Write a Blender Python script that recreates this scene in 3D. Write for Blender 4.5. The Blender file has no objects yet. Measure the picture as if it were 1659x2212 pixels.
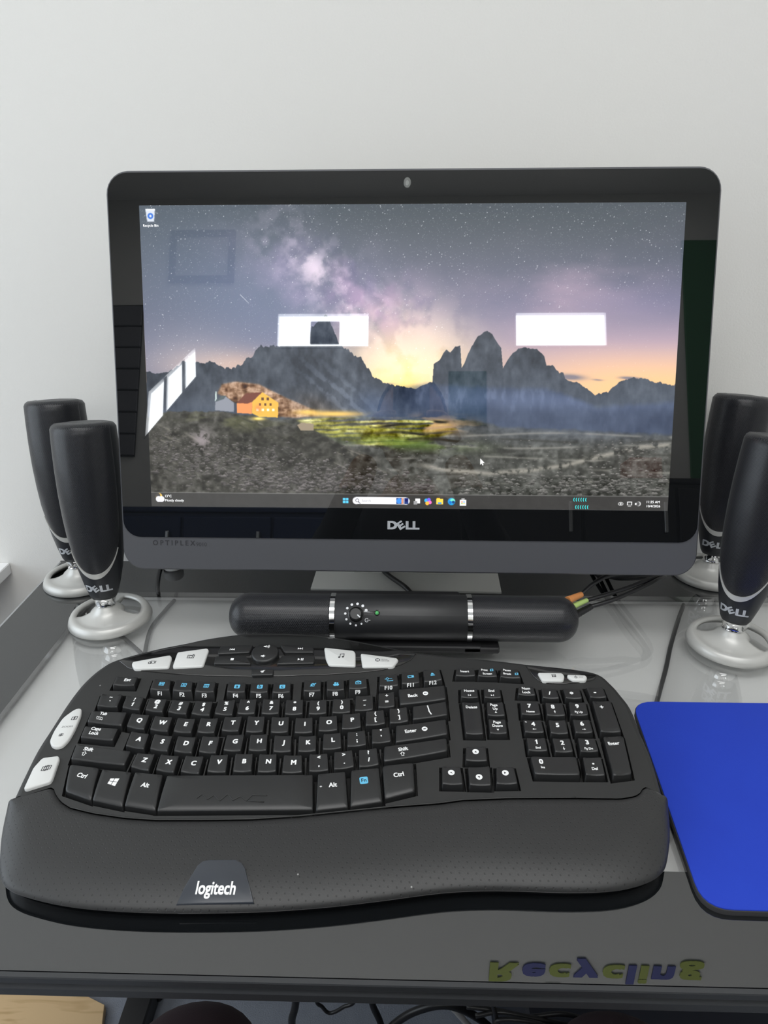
import bpy, bmesh, math, random
import numpy as np
from mathutils import Vector, Matrix
from mathutils.geometry import delaunay_2d_cdt

# ------------------------------------------------------------------ camera, world, lamps, exposure
SC = bpy.context.scene
COL = SC.collection
MM = 0.001
cam_data = bpy.data.cameras.new('camera')
cam_data.sensor_fit = 'HORIZONTAL'
cam_data.sensor_width = 36.0
cam_data.lens = 1553.5 * 36.0 / 1659.0
cam_data.clip_start = 0.02
cam = bpy.data.objects.new('camera', cam_data)
COL.objects.link(cam)
PITCH, YAW, ROLL = 0.4159, 0.0301, -0.00672
_f = Vector((-math.sin(YAW) * math.cos(PITCH), math.cos(YAW) * math.cos(PITCH), -math.sin(PITCH)))
_r = Vector((math.cos(YAW), math.sin(YAW), 0))
_u = _r.cross(_f)
_r2 = _r * math.cos(ROLL) + _u * math.sin(ROLL)
_u2 = _u * math.cos(ROLL) - _r * math.sin(ROLL)
cam.matrix_world = Matrix(((_r2.x, _u2.x, -_f.x, 0), (_r2.y, _u2.y, -_f.y, 0), (_r2.z, _u2.z, -_f.z, 0.42403), (0, 0, 0, 1)))
SC.camera = cam

world = bpy.data.worlds.new('world')
SC.world = world
world.use_nodes = True
world.node_tree.nodes['Background'].inputs[0].default_value = (0.75, 0.85, 1.0, 1)
world.node_tree.nodes['Background'].inputs[1].default_value = 0.6

SC.view_settings.view_transform = 'Standard'
SC.view_settings.look = 'None'
SC.view_settings.gamma = 1.0
SC.view_settings.use_curve_mapping = False
SC.view_settings.exposure = 0.45
try:
    SC.cycles.use_denoising = True
    SC.cycles.max_bounces = 8
    SC.cycles.transparent_max_bounces = 12
except Exception:
    pass


def area(name, loc, rot, sx, sy, power, color=(1, 1, 1)):
    d = bpy.data.lights.new(name, 'AREA')
    d.shape = 'RECTANGLE'
    d.size, d.size_y = sx, sy
    d.energy = power
    d.color = color
    o = bpy.data.objects.new(name, d)
    COL.objects.link(o)
    o.location = loc
    o.rotation_euler = rot
    return o


# two rows of ceiling panels and the daylight of the room behind the camera
area('ceiling_lamp_near', (0.0, -0.15, 1.93), (0, 0, 0), 2.0, 0.5, 14.0, (1.0, 0.995, 0.985))
# daylight from a window in the wall to the left, outside the picture
area('window_daylight', (-1.5, 0.15, 0.55), (0, -math.pi / 2, 0), 1.1, 1.3, 9.0, (0.80, 0.90, 1.0))
area('ceiling_lamp_far', (0.0, -1.2, 1.93), (0, 0, 0), 2.0, 0.5, 12.0, (1.0, 0.995, 0.985))

# ------------------------------------------------------------------ measured outlines (mm on the keyboard plane; picture coordinates 0..1 for the wallpaper)
KEYS=[
('Esc',[-251.7,514.0,-233.5,514.3,-233.0,503.8,-251.8,504.2]),
('F1',[-218.1,511.8,-203.5,511.5,-200.7,498.4,-217.5,499.7]),
('F2',[-198.4,510.6,-183.8,509.8,-181.2,497.5,-197.7,498.5]),
('F3',[-178.6,509.9,-163.4,509.6,-161.8,496.9,-178.1,497.5]),
('`',[-257.5,492.4,-239.6,492.7,-238.8,477.8,-256.2,479.6]),
('1',[-234.8,490.6,-220.1,489.9,-219.2,474.9,-234.4,478.2]),
('2',[-214.3,488.5,-199.9,487.9,-199.2,473.0,-214.1,475.4]),
('3',[-194.1,487.0,-179.5,486.0,-178.8,470.9,-194.5,473.6]),
('4',[-174.3,486.1,-160.2,485.8,-159.1,469.9,-174.5,471.8]),
('5',[-155.5,487.2,-141.5,488.0,-140.5,470.7,-155.3,472.2]),
('Tab',[-257.9,473.0,-228.7,472.1,-228.3,457.9,-257.4,461.7]),
('Q',[-223.8,471.0,-209.0,469.8,-208.4,453.7,-223.4,457.3]),
('W',[-203.8,468.5,-189.3,467.6,-188.6,451.9,-203.5,454.3]),
('E',[-184.2,466.8,-169.8,466.2,-169.4,451.1,-184.0,452.5]),
('R',[-165.4,466.8,-151.2,467.1,-150.9,451.5,-164.6,452.0]),
('T',[-145.8,468.4,-132.1,469.5,-131.8,453.5,-145.4,454.0]),
('Caps',[-257.1,456.2,-229.6,454.2,-229.8,442.4,-256.3,445.1]),
('A',[-217.6,451.4,-203.1,449.7,-202.0,433.7,-217.3,437.1]),
('S',[-198.1,449.0,-183.6,447.6,-182.9,431.8,-197.3,434.6]),
('D',[-178.7,447.2,-164.4,446.8,-163.6,430.6,-177.9,432.6]),
('F',[-159.1,447.6,-145.6,447.8,-144.8,430.9,-158.3,432.2]),
('G',[-139.7,449.2,-126.5,450.3,-125.9,433.6,-139.4,433.8]),
('LShift',[-256.6,437.4,-211.6,431.2,-212.1,418.3,-255.2,423.5]),
('Z',[-205.6,429.8,-192.0,429.3,-191.8,413.1,-206.4,417.0]),
('X',[-186.9,428.6,-172.7,427.8,-172.3,411.7,-186.4,414.4]),
('C',[-167.2,427.8,-153.5,427.7,-152.9,411.0,-167.3,413.0]),
('LCtrl',[-253.5,417.8,-230.2,414.7,-226.6,388.3,-248.3,395.4]),
('Win',[-227.2,413.6,-204.6,411.4,-201.9,383.5,-225.2,388.3]),
('LAlt',[-201.4,411.5,-180.0,409.4,-177.0,380.7,-200.2,384.1]),
('Space',[-176.3,408.9,-67.2,411.6,-64.1,383.4,-175.3,380.4]),
('6',[-137.2,488.9,-123.6,489.2,-122.3,472.8,-136.5,472.5]),
('7',[-117.8,489.3,-103.8,489.5,-102.3,473.1,-116.5,472.9]),
('8',[-98.1,488.7,-84.3,489.3,-82.6,473.0,-97.0,472.4]),
('9',[-78.2,488.5,-64.5,489.7,-63.0,474.2,-77.4,473.0]),
('0',[-58.6,490.3,-44.8,491.5,-43.3,475.7,-58.2,474.6]),
('-',[-39.7,494.3,-25.8,495.5,-24.5,479.2,-39.5,477.2]),
('=',[-20.5,498.0,-7.5,499.5,-6.8,483.1,-20.2,481.1]),
('Back',[-3.5,502.4,35.7,507.8,36.3,492.3,-2.1,485.0]),
('Y',[-126.9,469.6,-113.4,469.8,-112.0,453.3,-125.6,453.1]),
('U',[-107.2,469.1,-93.4,469.6,-91.7,453.4,-105.4,452.8]),
('I',[-87.4,468.5,-74.0,469.3,-72.2,453.4,-86.3,452.6]),
('O',[-68.1,470.3,-54.3,471.7,-52.4,456.2,-67.3,454.6]),
('P',[-49.3,473.5,-35.5,475.0,-33.7,459.4,-48.7,456.9]),
('[',[-30.2,476.9,-16.0,478.5,-14.3,463.9,-29.8,461.1]),
(']',[-10.9,480.4,3.1,482.0,4.6,466.8,-10.3,464.0]),
('\\',[8.6,482.8,36.1,488.7,36.7,474.2,8.5,468.2]),
('H',[-121.2,450.0,-107.9,451.1,-106.0,434.3,-119.7,434.2]),
('J',[-101.7,449.4,-88.6,449.7,-86.7,433.5,-100.3,433.3]),
('K',[-82.3,449.1,-69.0,450.0,-67.4,434.7,-80.9,433.7]),
('L',[-62.9,451.9,-49.7,453.3,-47.8,437.8,-62.0,435.9]),
(';',[-43.9,454.2,-30.4,456.1,-28.5,441.6,-43.0,439.0]),
("'",[-24.5,457.5,-11.1,459.8,-9.2,445.2,-23.9,442.8]),
('Enter',[-5.2,461.2,34.9,468.7,35.7,453.7,-5.2,444.4]),
('V',[-147.8,428.9,-135.0,429.9,-133.1,412.8,-147.2,413.4]),
('B',[-129.1,430.5,-116.1,431.0,-113.8,414.0,-127.6,413.8]),
('N',[-110.5,430.5,-97.6,431.0,-95.3,414.4,-109.0,413.7]),
('M',[-91.3,429.9,-78.0,430.3,-75.4,414.0,-90.4,413.3]),
(',',[-71.7,431.1,-58.3,432.2,-55.9,416.1,-70.2,414.8]),
('.',[-52.7,433.7,-39.4,435.7,-36.7,419.9,-51.4,416.9]),
('/',[-33.7,436.1,-20.4,438.2,-18.0,422.3,-32.6,419.5]),
('RShift',[-14.3,439.6,34.5,448.8,34.8,436.6,-14.0,425.3]),
('RAlt',[-63.1,412.4,-43.1,414.9,-39.2,386.0,-61.4,382.9]),
('Fn',[-38.4,416.2,-17.9,419.0,-14.7,391.1,-37.0,386.7]),
('RCtrl',[-15.0,420.9,8.1,424.3,9.0,400.4,-12.5,393.8]),
('F4',[-151.6,509.0,-136.7,508.7,-135.3,497.3,-150.7,497.6]),
('F5',[-131.7,508.8,-117.1,509.0,-115.7,497.6,-130.5,497.4]),
('F6',[-112.0,509.1,-97.7,509.8,-96.5,498.0,-111.4,497.3]),
('F7',[-85.8,512.1,-71.5,512.7,-70.5,500.3,-84.9,499.5]),
('F8',[-66.1,513.4,-51.8,514.4,-50.4,501.6,-65.1,500.8]),
('F9',[-46.8,515.5,-32.4,516.7,-30.8,504.2,-46.2,503.0]),
('F10',[-20.2,520.1,-5.5,521.7,-4.0,507.7,-20.2,506.5]),
('F11',[-1.0,523.8,13.4,525.6,14.5,511.7,-0.9,509.7]),
('F12',[18.0,527.1,31.9,529.4,34.0,515.5,18.6,512.3]),
('Insert',[47.9,530.0,63.2,529.9,63.4,520.9,46.3,520.6]),
('PrtSc',[67.6,530.4,81.4,530.2,82.4,520.2,65.8,520.5]),
('Pause',[86.9,529.9,101.3,529.1,102.6,518.6,85.1,519.7]),
('Home',[50.0,504.8,63.4,505.1,63.5,494.3,49.3,494.4]),
('End',[69.7,505.5,82.7,505.2,82.9,494.6,69.0,494.4]),
('Delete',[49.6,488.6,63.9,488.8,64.0,454.2,50.3,454.3]),
('PgUp',[70.5,488.9,83.5,489.2,83.7,474.2,69.7,474.3]),
('PgDn',[69.9,470.0,83.2,469.9,83.0,455.2,69.6,455.0]),
('Up',[49.7,440.7,64.6,441.0,64.4,427.3,48.4,427.4]),
('Left',[30.3,421.4,43.6,421.4,44.5,405.2,29.6,405.3]),
('Down',[49.7,421.1,65.7,422.1,65.1,404.9,49.6,404.9]),
('Right',[71.2,421.5,83.9,421.7,84.8,406.7,69.5,406.1]),
('NumLk',[99.8,508.0,111.8,507.8,112.2,497.9,97.8,498.5]),
('n/',[118.8,506.0,130.7,505.6,131.6,494.5,118.1,495.2]),
('n*',[137.2,506.3,150.7,506.0,150.7,494.9,137.3,495.2]),
('n-',[157.1,508.0,171.1,508.2,171.6,496.5,158.1,496.3]),
('n7',[98.6,490.0,112.9,489.7,113.0,475.9,97.6,475.8]),
('n8',[119.3,489.3,132.9,489.1,133.1,475.1,118.2,475.1]),
('n9',[139.0,490.5,152.6,490.0,151.9,476.3,137.4,475.5]),
('n4',[98.1,469.8,112.2,469.6,112.6,456.7,97.7,456.8]),
('n5',[118.5,469.7,131.8,469.9,131.6,455.8,118.0,456.0]),
('n6',[138.3,470.9,151.5,470.6,151.3,457.4,137.7,456.7]),
('n1',[98.1,450.7,112.2,450.9,112.2,438.0,97.7,438.1]),
('n2',[118.3,450.7,131.6,450.6,131.6,437.6,118.1,437.0]),
('n3',[138.4,451.4,151.2,451.0,151.4,438.4,137.6,437.7]),
('n0',[98.3,432.0,132.9,432.3,132.4,415.4,99.3,415.5]),
('n.',[138.2,432.1,151.7,432.3,150.9,415.7,137.0,415.5]),
('n+',[158.8,491.9,173.8,492.2,173.9,458.5,158.0,458.2]),
('nEnter',[158.7,453.4,174.1,453.6,171.1,417.5,157.1,415.1]),
]
SEAM=[(-283.6,389.4),(-259.8,400.2),(-255.4,394.0),(-248.6,387.4),(-239.5,382.3),(-220.8,378.0),(-197.0,374.7),(-174.2,373.4),(-140.5,374.1),(-107.4,375.3),(-74.4,378.4),(-41.3,382.9),(-7.9,387.6),(25.8,391.2),(44.4,394.5),(78.6,396.8),(124.0,397.9),(157.9,398.0),(169.7,400.3),(175.4,404.5),(177.5,408.7),(181.0,408.1),(185.7,404.7),(189.2,401.4)]
ARC=[(-284.9,391.2),(-286.6,410.9),(-287.9,435.0),(-286.6,457.9),(-285.2,482.1),(-282.7,502.5),(-278.8,517.2),(-272.5,530.5),(-262.2,541.6),(-230.6,556.8),(-203.7,566.1),(-189.6,571.5),(-168.4,577.2),(-146.7,581.0),(-116.5,581.7),(-86.3,580.1),(-63.4,576.2),(-40.8,571.1),(-11.1,562.4),(13.6,556.0),(41.2,552.3),(86.3,546.1),(109.8,542.2),(152.1,536.2),(172.9,529.9),(181.8,516.2),(186.5,503.4),(190.4,488.9),(190.7,466.5),(192.2,437.8),(190.1,403.2)]
FRONT=[(-292.0,400.9),(-290.2,387.6),(-287.5,377.0),(-282.5,362.9),(-276.4,349.4),(-270.7,338.4),(-264.5,329.6),(-256.9,323.9),(-243.8,319.1),(-215.3,313.1),(-181.4,310.3),(-142.7,309.9),(-93.0,311.7),(-49.4,315.9),(-11.2,321.7),(11.1,325.6),(33.7,328.8),(63.9,330.5),(108.7,330.1),(139.0,332.2),(160.2,338.1),(173.5,346.5),(180.8,357.7),(189.5,379.2),(194.8,400.2),(195.4,414.5)]
PANEL_LEFT=[(-260.7,538.3),(-229.4,553.6),(-202.6,562.9),(-188.6,568.3),(-167.5,573.9),(-145.7,577.4),(-115.9,578.4),(-85.8,576.8),(-63.1,573.0),(-40.5,567.7),(-11.0,559.3),(13.5,553.0),(7.7,543.1),(-0.7,536.7),(-17.4,529.3),(-38.2,525.5),(-65.7,522.5),(-107.0,519.8),(-134.6,518.9),(-176.4,519.2),(-205.4,521.1),(-234.6,524.7),(-247.8,528.1)]
PANEL_RIGHT=[(109.2,539.0),(131.2,536.9),(151.3,533.5),(172.0,527.1),(167.7,520.5),(158.9,517.4),(140.8,514.8),(127.4,515.0),(119.6,516.8),(114.0,524.5)]
SILVER=[[(-245.4,534.8),(-213.2,544.7),(-210.8,541.1),(-209.7,527.6),(-240.1,525.4),(-244.2,530.1)],[(-207.9,548.6),(-181.7,554.5),(-179.5,552.4),(-179.3,530.1),(-205.8,527.6),(-207.1,530.7)],[(-73.2,557.4),(-45.4,553.4),(-43.5,550.2),(-42.4,532.4),(-66.6,533.4),(-70.3,542.3)],[(-39.0,549.7),(-5.8,544.0),(-4.0,541.3),(-8.4,532.4),(-36.3,531.5)],[(118.5,527.0),(140.1,526.8),(141.9,523.4),(139.5,516.5),(121.2,516.2)],[(144.2,524.8),(160.1,524.3),(161.2,521.8),(159.3,517.4),(147.8,517.2),(143.9,521.5)],[(-274.7,475.0),(-271.6,477.2),(-268.4,476.6),(-266.3,469.9),(-265.0,454.6),(-265.4,443.1),(-267.7,436.7),(-272.0,435.0),(-276.3,436.5),(-280.3,441.2),(-281.4,451.0),(-280.2,466.2)],[(-278.6,424.8),(-266.7,427.0),(-264.9,424.3),(-262.1,405.2),(-262.6,402.4),(-277.6,395.3),(-279.9,396.4),(-281.4,415.0)]]
MEDIA=[[(-169.4,556.9),(-139.5,559.6),(-140.8,548.7),(-169.8,546.0),(-170.5,550.3)],[(-171.2,542.8),(-143.5,544.3),(-136.3,532.9),(-170.3,532.8)],[(-114.7,560.0),(-85.1,559.4),(-82.3,553.9),(-81.8,549.6),(-109.1,549.2)],[(-110.6,544.9),(-80.6,545.4),(-80.0,540.1),(-80.2,534.9),(-113.8,533.3)],[(-135.1,526.4),(-114.9,526.7),(-114.4,519.5),(-133.2,518.4)]]
KNOB=[(-126.3,547.0),(-138.7,546.8),(-113.8,547.2)]
BADGE=[(-142.9,312.7),(-140.4,322.4),(-134.8,335.9),(-131.7,338.7),(-128.0,339.5),(-110.1,339.9),(-105.9,338.2),(-102.9,334.9),(-93.6,314.6)]
BADGE_TXT=[(-131.3,322.2),(-107.5,322.8)]
WAVE=[(-149.0,389.6),(-145.7,392.9),(-141.3,388.6),(-137.1,392.2),(-132.0,387.9),(-127.1,393.2),(-122.4,388.5),(-117.3,391.8),(-112.6,388.3),(-109.1,392.8),(-98.2,392.6)]
WAVE2=[(-111.6,388.3),(-99.7,387.8)]
RIDGE=[(0.0012,0.5399),(0.0226,0.5491),(0.0498,0.5335),(0.0755,0.5072),(0.1031,0.5071),(0.1146,0.5132),(0.1317,0.5085),(0.1482,0.5301),(0.1741,0.5269),(0.1967,0.5037),(0.2121,0.4746),(0.2221,0.4516),(0.2353,0.4577),(0.246,0.4455),(0.2538,0.4577),(0.2698,0.447),(0.2892,0.4515),(0.3104,0.4378),(0.3131,0.4317),(0.3191,0.3908),(0.3229,0.3923),(0.3336,0.3621),(0.3485,0.3591),(0.3562,0.3847),(0.3649,0.4165),(0.3688,0.4392),(0.3796,0.465),(0.398,0.4863),(0.4129,0.497),(0.4244,0.529),(0.4393,0.5612),(0.4578,0.5734),(0.4763,0.5841),(0.5001,0.5901),(0.5167,0.5916),(0.5473,0.5714),(0.5494,0.5118),(0.5615,0.495),(0.5725,0.4662),(0.5804,0.4737),(0.5897,0.4525),(0.5984,0.4525),(0.6018,0.5253),(0.6069,0.5116),(0.6192,0.4555),(0.6326,0.4193),(0.6471,0.4043),(0.6567,0.4133),(0.6665,0.4388),(0.6745,0.4554),(0.6791,0.525),(0.6877,0.4977),(0.6964,0.475),(0.7074,0.4614),(0.7414,0.4613),(0.7552,0.4854),(0.7602,0.5172),(0.7722,0.5141),(0.784,0.5444),(0.7917,0.5398),(0.7957,0.5641),(0.8218,0.5762),(0.853,0.6157),(0.8793,0.5987),(0.8965,0.5691),(0.9184,0.5538),(0.9412,0.5589),(0.9677,0.5724),(0.9937,0.5814)]
HILL=[(-0.0045,0.6981),(0.0269,0.6742),(0.1352,0.6702),(0.1756,0.6777),(0.2158,0.6915),(0.2783,0.7114),(0.3228,0.7346),(0.3495,0.7627),(0.3941,0.797),(0.4745,0.8277)]
SLOPE=[(0.4825,0.5902),(0.5482,0.5745),(0.6138,0.5864),(0.6835,0.5891),(0.7617,0.5918),(0.8583,0.6525),(0.9955,0.6362)]
VALLEY=[(0.323,0.6954),(0.4298,0.6945),(0.5183,0.7047),(0.6063,0.693),(0.6944,0.7234),(0.8255,0.73),(0.9992,0.7438)]
HOUSE={'wall':[(0.203,0.6384),(0.223,0.6056),(0.2539,0.6412),(0.2525,0.6912),(0.2158,0.6884),(0.2025,0.6775)],'roof':[(0.1734,0.6417),(0.1917,0.6104),(0.223,0.6056),(0.203,0.6384),(0.1939,0.6447)],'side':[(0.1734,0.6433),(0.203,0.64),(0.2025,0.6791),(0.1738,0.6762)],'white':[(0.1308,0.6671),(0.1322,0.6389),(0.1522,0.62),(0.168,0.6418),(0.1675,0.6731)],'wroof':[(0.1322,0.6389),(0.1451,0.6185),(0.154,0.6185),(0.1485,0.6294)],'chim':[(0.1313,0.6389),(0.1327,0.6046),(0.1354,0.6045),(0.135,0.6295)],'hut':[(0.289,0.7161),(0.298,0.7081),(0.3212,0.7111),(0.321,0.7346),(0.296,0.7349)],'rocks':[(0.1362,0.6108),(0.1457,0.5796),(0.1726,0.5702),(0.2171,0.5792),(0.2701,0.6255),(0.3232,0.6641),(0.332,0.6843),(0.2874,0.6925),(0.2534,0.6881),(0.1716,0.6418)]}
MEADOW=[(0.2873,0.7004),(0.3409,0.6905),(0.474,0.6941),(0.5711,0.698),(0.5979,0.7321),(0.5452,0.7639),(0.4833,0.7881),(0.4209,0.7841),(0.3585,0.7579),(0.3317,0.7424)]
PATH=[(0.5191,0.843),(0.5726,0.8614),(0.6526,0.8731),(0.7232,0.8642),(0.8019,0.8443),(0.8625,0.8153),(0.9312,0.7833),(0.9915,0.7718)]
BAR={'bin':(0.0206,0.0314),'binl':(0.0207,0.0636),'wx':(0.0174,0.9705),'t13':(0.0277,0.9638),'tmc':(0.0274,0.9785),'start':(0.3822,0.9746),'sl':(0.3957,0.9743),'sr':(0.5064,0.9742),'stx':(0.4137,0.9741),'spic':(0.4921,0.9744),'i1':(0.5199,0.9756),'i2':(0.5414,0.9753),'i3':(0.5647,0.9749),'i4':(0.5871,0.9745),'i5':(0.6094,0.9774),'b1':(0.8328,0.9627),'b2':(0.8369,0.9882),'v1':(0.9106,0.9774),'v2':(0.9273,0.9771),'v3':(0.9422,0.9769),'tm':(0.9841,0.9698),'dt':(0.9854,0.9841),'cur':(0.6405,0.8258),'top':(0.5198,0.9515)}

# ------------------------------------------------------------------ helpers
rnd = random.Random(5)
ROOTLOC = {}


def tag(o, label=None, cat=None, group=None, kind=None):
    if label: o['label'] = label
    if cat: o['category'] = cat
    if group: o['group'] = group
    if kind: o['kind'] = kind
    return o


def mk(name, V, F, mat, parent=None, smooth=None, label=None, uv=None, local=False):
    """V in millimetres: world (shifted to the root's own frame) or local to the parent."""
    off = Vector((0, 0, 0))
    if parent is not None and not local:
        off = ROOTLOC.get(parent.name, Vector((0, 0, 0)))
    me = bpy.data.meshes.new(name)
    me.from_pydata([((x - off.x) * MM, (y - off.y) * MM, (z - off.z) * MM) for x, y, z in V], [], F)
    me.materials.append(mat)
    if uv is not None:
        l = me.uv_layers.new(name='UVMap')
        for p in me.polygons:
            for li in p.loop_indices:
                l.data[li].uv = uv[me.loops[li].vertex_index]
    o = bpy.data.objects.new(name, me)
    COL.objects.link(o)
    if parent is not None:
        o.parent = parent
        ROOTLOC[o.name] = Vector((0, 0, 0)) if local else off
    if smooth is not None:
        shade(o, smooth)
    if label: o['label'] = label
    return o


def shade(o, ang):
    me = o.data
    me.polygons.foreach_set('use_smooth', [True] * len(me.polygons))
    if ang < 179:
        try:
            me.set_sharp_from_angle(angle=math.radians(ang))
        except Exception:
            pass


def empty(name, loc, label, cat, group=None, rot=None):
    o = bpy.data.objects.new(name, None)
    o.empty_display_size = 0.02
    COL.objects.link(o)
    o.location = (loc[0] * MM, loc[1] * MM, loc[2] * MM)
    if rot: o.rotation_euler = rot
    ROOTLOC[o.name] = Vector(loc)
    return tag(o, label, cat, group)


class G:
    """collects geometry of one mesh"""
    def __init__(s): s.V = []; s.F = []
    def ring(s, pts):
        i = len(s.V); s.V += [tuple(p) for p in pts]; return list(range(i, i + len(pts)))
    def bridge(s, a, b, closed=True):
        n = len(a)
        for i in range(n if closed else n - 1):
            j = (i + 1) % n
            s.F.append((a[i], a[j], b[j], b[i]))
    def cap(s, r, flip=False): s.F.append(tuple(reversed(r)) if flip else tuple(r))
    def fan(s, r, c):
        i = len(s.V); s.V.append(tuple(c))
        for k in range(len(r)): s.F.append((r[k], r[(k + 1) % len(r)], i))
    def box(s, x0, x1, y0, y1, z0, z1, bev=0):
        if bev:
            b = bev
            def rr(d): return [(x0 + d, y0 + b), (x0 + b, y0 + d), (x1 - b, y0 + d), (x1 - d, y0 + b), (x1 - d, y1 - b), (x1 - b, y1 - d), (x0 + b, y1 - d), (x0 + d, y1 - b)]
            rs = [s.ring([(x, y, z) for x, y in rr(d)]) for d, z in ((b * .6, z0), (0, z0 + b), (0, z1 - b), (b * .6, z1))]
            for a, c in zip(rs, rs[1:]): s.bridge(a, c)
            s.cap(rs[0], True); s.cap(rs[-1])
        else:
            a = s.ring([(x0, y0, z0), (x1, y0, z0), (x1, y1, z0), (x0, y1, z0)])
            b = s.ring([(x0, y0, z1), (x1, y0, z1), (x1, y1, z1), (x0, y1, z1)])
            s.bridge(a, b); s.cap(a, True); s.cap(b)
    def tube(s, pts, r, n=10, caps=True):
        P = [Vector(p) for p in pts]
        rs = []
        up = Vector((0, 0, 1))
        for i, p in enumerate(P):
            t = (P[min(i + 1, len(P) - 1)] - P[max(i - 1, 0)]).normalized()
            a = t.cross(up if abs(t.dot(up)) < .95 else Vector((1, 0, 0))).normalized()
            b = t.cross(a)
            rad = r[i] if isinstance(r, (list, tuple)) else r
            rs.append(s.ring([tuple(p + a * rad * math.cos(2 * math.pi * k / n) + b * rad * math.sin(2 * math.pi * k / n)) for k in range(n)]))
        for a, b in zip(rs, rs[1:]): s.bridge(a, b)
        if caps: s.cap(rs[0], True); s.cap(rs[-1])
    def lathe(s, prof, n=32, c=(0, 0), cap=True):
        rs = [s.ring([(c[0] + r * math.cos(2 * math.pi * k / n), c[1] + r * math.sin(2 * math.pi * k / n), z) for k in range(n)]) for r, z in prof]
        for a, b in zip(rs, rs[1:]): s.bridge(a, b)
        if cap: s.cap(rs[0], True); s.cap(rs[-1])
    def build(s, name, mat, parent=None, smooth=None, label=None, local=False, uv=None):
        o = mk(name, s.V, s.F, mat, parent, smooth, label, uv, local)
        bm = bmesh.new(); bm.from_mesh(o.data)
        bmesh.ops.recalc_face_normals(bm, faces=bm.faces[:])
        bm.to_mesh(o.data); bm.free()
        if smooth is not None: shade(o, smooth)
        return o


def spline(pts, per=8):
    """Catmull-Rom through 3-D points"""
    P = [Vector(p) for p in pts]
    P = [P[0] * 2 - P[1]] + P + [P[-1] * 2 - P[-2]]
    out = []
    for i in range(1, len(P) - 2):
        for k in range(per):
            t = k / per
            a, b, c, d = P[i - 1], P[i], P[i + 1], P[i + 2]
            out.append(0.5 * ((2 * b) + (c - a) * t + (2 * a - 5 * b + 4 * c - d) * t * t + (3 * b - a - 3 * c + d) * t ** 3))
    out.append(P[-2])
    return out


def resample(pts, n):
    P = [Vector(p) for p in pts]
    L = [0.0]
    for a, b in zip(P, P[1:]): L.append(L[-1] + (b - a).length)
    out = []
    for k in range(n):
        s = L[-1] * k / (n - 1)
        i = 0
        while i < len(P) - 2 and L[i + 1] < s: i += 1
        d = L[i + 1] - L[i]
        out.append(P[i].lerp(P[i + 1], (s - L[i]) / d if d > 1e-9 else 0))
    return out


def inset2(poly, d):
    """move a closed 2-D polygon inward by d (either winding)"""
    n = len(poly)
    A = sum(poly[i][0] * poly[(i + 1) % n][1] - poly[(i + 1) % n][0] * poly[i][1] for i in range(n))
    s = 1 if A > 0 else -1
    out = []
    for i in range(n):
        p, a, b = Vector(poly[i][:2]), Vector(poly[i - 1][:2]), Vector(poly[(i + 1) % n][:2])
        e1, e2 = (p - a), (b - p)
        n1 = Vector((-e1.y, e1.x)).normalized() * s if e1.length > 1e-6 else Vector((0, 0))
        n2 = Vector((-e2.y, e2.x)).normalized() * s if e2.length > 1e-6 else n1
        m = n1 + n2
        m = m / max(m.length_squared / 2, 0.5) if m.length > 1e-6 else n1
        out.append((p.x + m.x * d, p.y + m.y * d))
    return out


def round_poly(poly, rad, n=4):
    """round the corners of a 2-D polygon"""
    out = []
    N = len(poly)
    for i in range(N):
        p, a, b = Vector(poly[i]), Vector(poly[i - 1]), Vector(poly[(i + 1) % N])
        r = min(rad, (a - p).length * .45, (b - p).length * .45)
        s, e = p + (a - p).normalized() * r, p + (b - p).normalized() * r
        for k in range(n + 1):
            t = k / n
            q = s * (1 - t) ** 2 + p * 2 * t * (1 - t) + e * t * t
            out.append((q.x, q.y))
    return out


def slab(name, poly, zf0, zf1, mat, parent, bev=0.6, smooth=40, label=None):
    """a plate with a 2-D outline between two height functions, its top edge rounded"""
    g = G()
    z0 = zf0 if callable(zf0) else (lambda x, y: zf0)
    z1 = zf1 if callable(zf1) else (lambda x, y: zf1)
    i1, i2 = inset2(poly, bev * .35), inset2(poly, bev)
    a = g.ring([(x, y, z0(x, y)) for x, y in poly])
    b = g.ring([(x, y, z1(x, y) - bev) for x, y in poly])
    c = g.ring([(x, y, z1(x, y) - bev * .3) for x, y in i1])
    d = g.ring([(x, y, z1(x, y)) for x, y in i2])
    g.bridge(a, b); g.bridge(b, c); g.bridge(c, d)
    g.cap(d); g.cap(a, True)
    return g.build(name, mat, parent, smooth, label)


# ------------------------------------------------------------------ text
_TXT = {}


def text2d(s, bold=0.0):
    key = (s, bold)
    if key not in _TXT:
        def shape(t):
            c = bpy.data.curves.new('text', 'FONT')
            c.body = t; c.size = 1.0; c.resolution_u = 3
            o = bpy.data.objects.new('text', c)
            me = bpy.data.meshes.new_from_object(o)
            V = [(v.co.x, v.co.y) for v in me.vertices]
            F = [tuple(p.vertices) for p in me.polygons]
            bpy.data.meshes.remove(me); bpy.data.objects.remove(o); bpy.data.curves.remove(c)
            return V, F
        H, _ = shape('H')
        y0, y1 = min(v[1] for v in H), max(v[1] for v in H)
        V, F = shape(s)
        x0, x1 = min(v[0] for v in V), max(v[0] for v in V)
        k = 1 / (y1 - y0)
        V = [((x - (x0 + x1) / 2) * k, (y - y0) * k, 0) for x, y in V]
        if bold:      # heavier strokes: four overlapping copies a little apart
            n, V0, F0 = len(V), V, F
            V, F = [], []
            for i, (dx, dy) in enumerate(((-1, -1), (1, -1), (1, 1), (-1, 1))):
                V += [(x + dx * bold * 1.3, y + dy * bold, i) for x, y, _ in V0]
                F += [tuple(j + i * n for j in f) for f in F0]
        _TXT[key] = (V, F, (x1 - x0) * k + 2.6 * bold)
    return _TXT[key]


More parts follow.
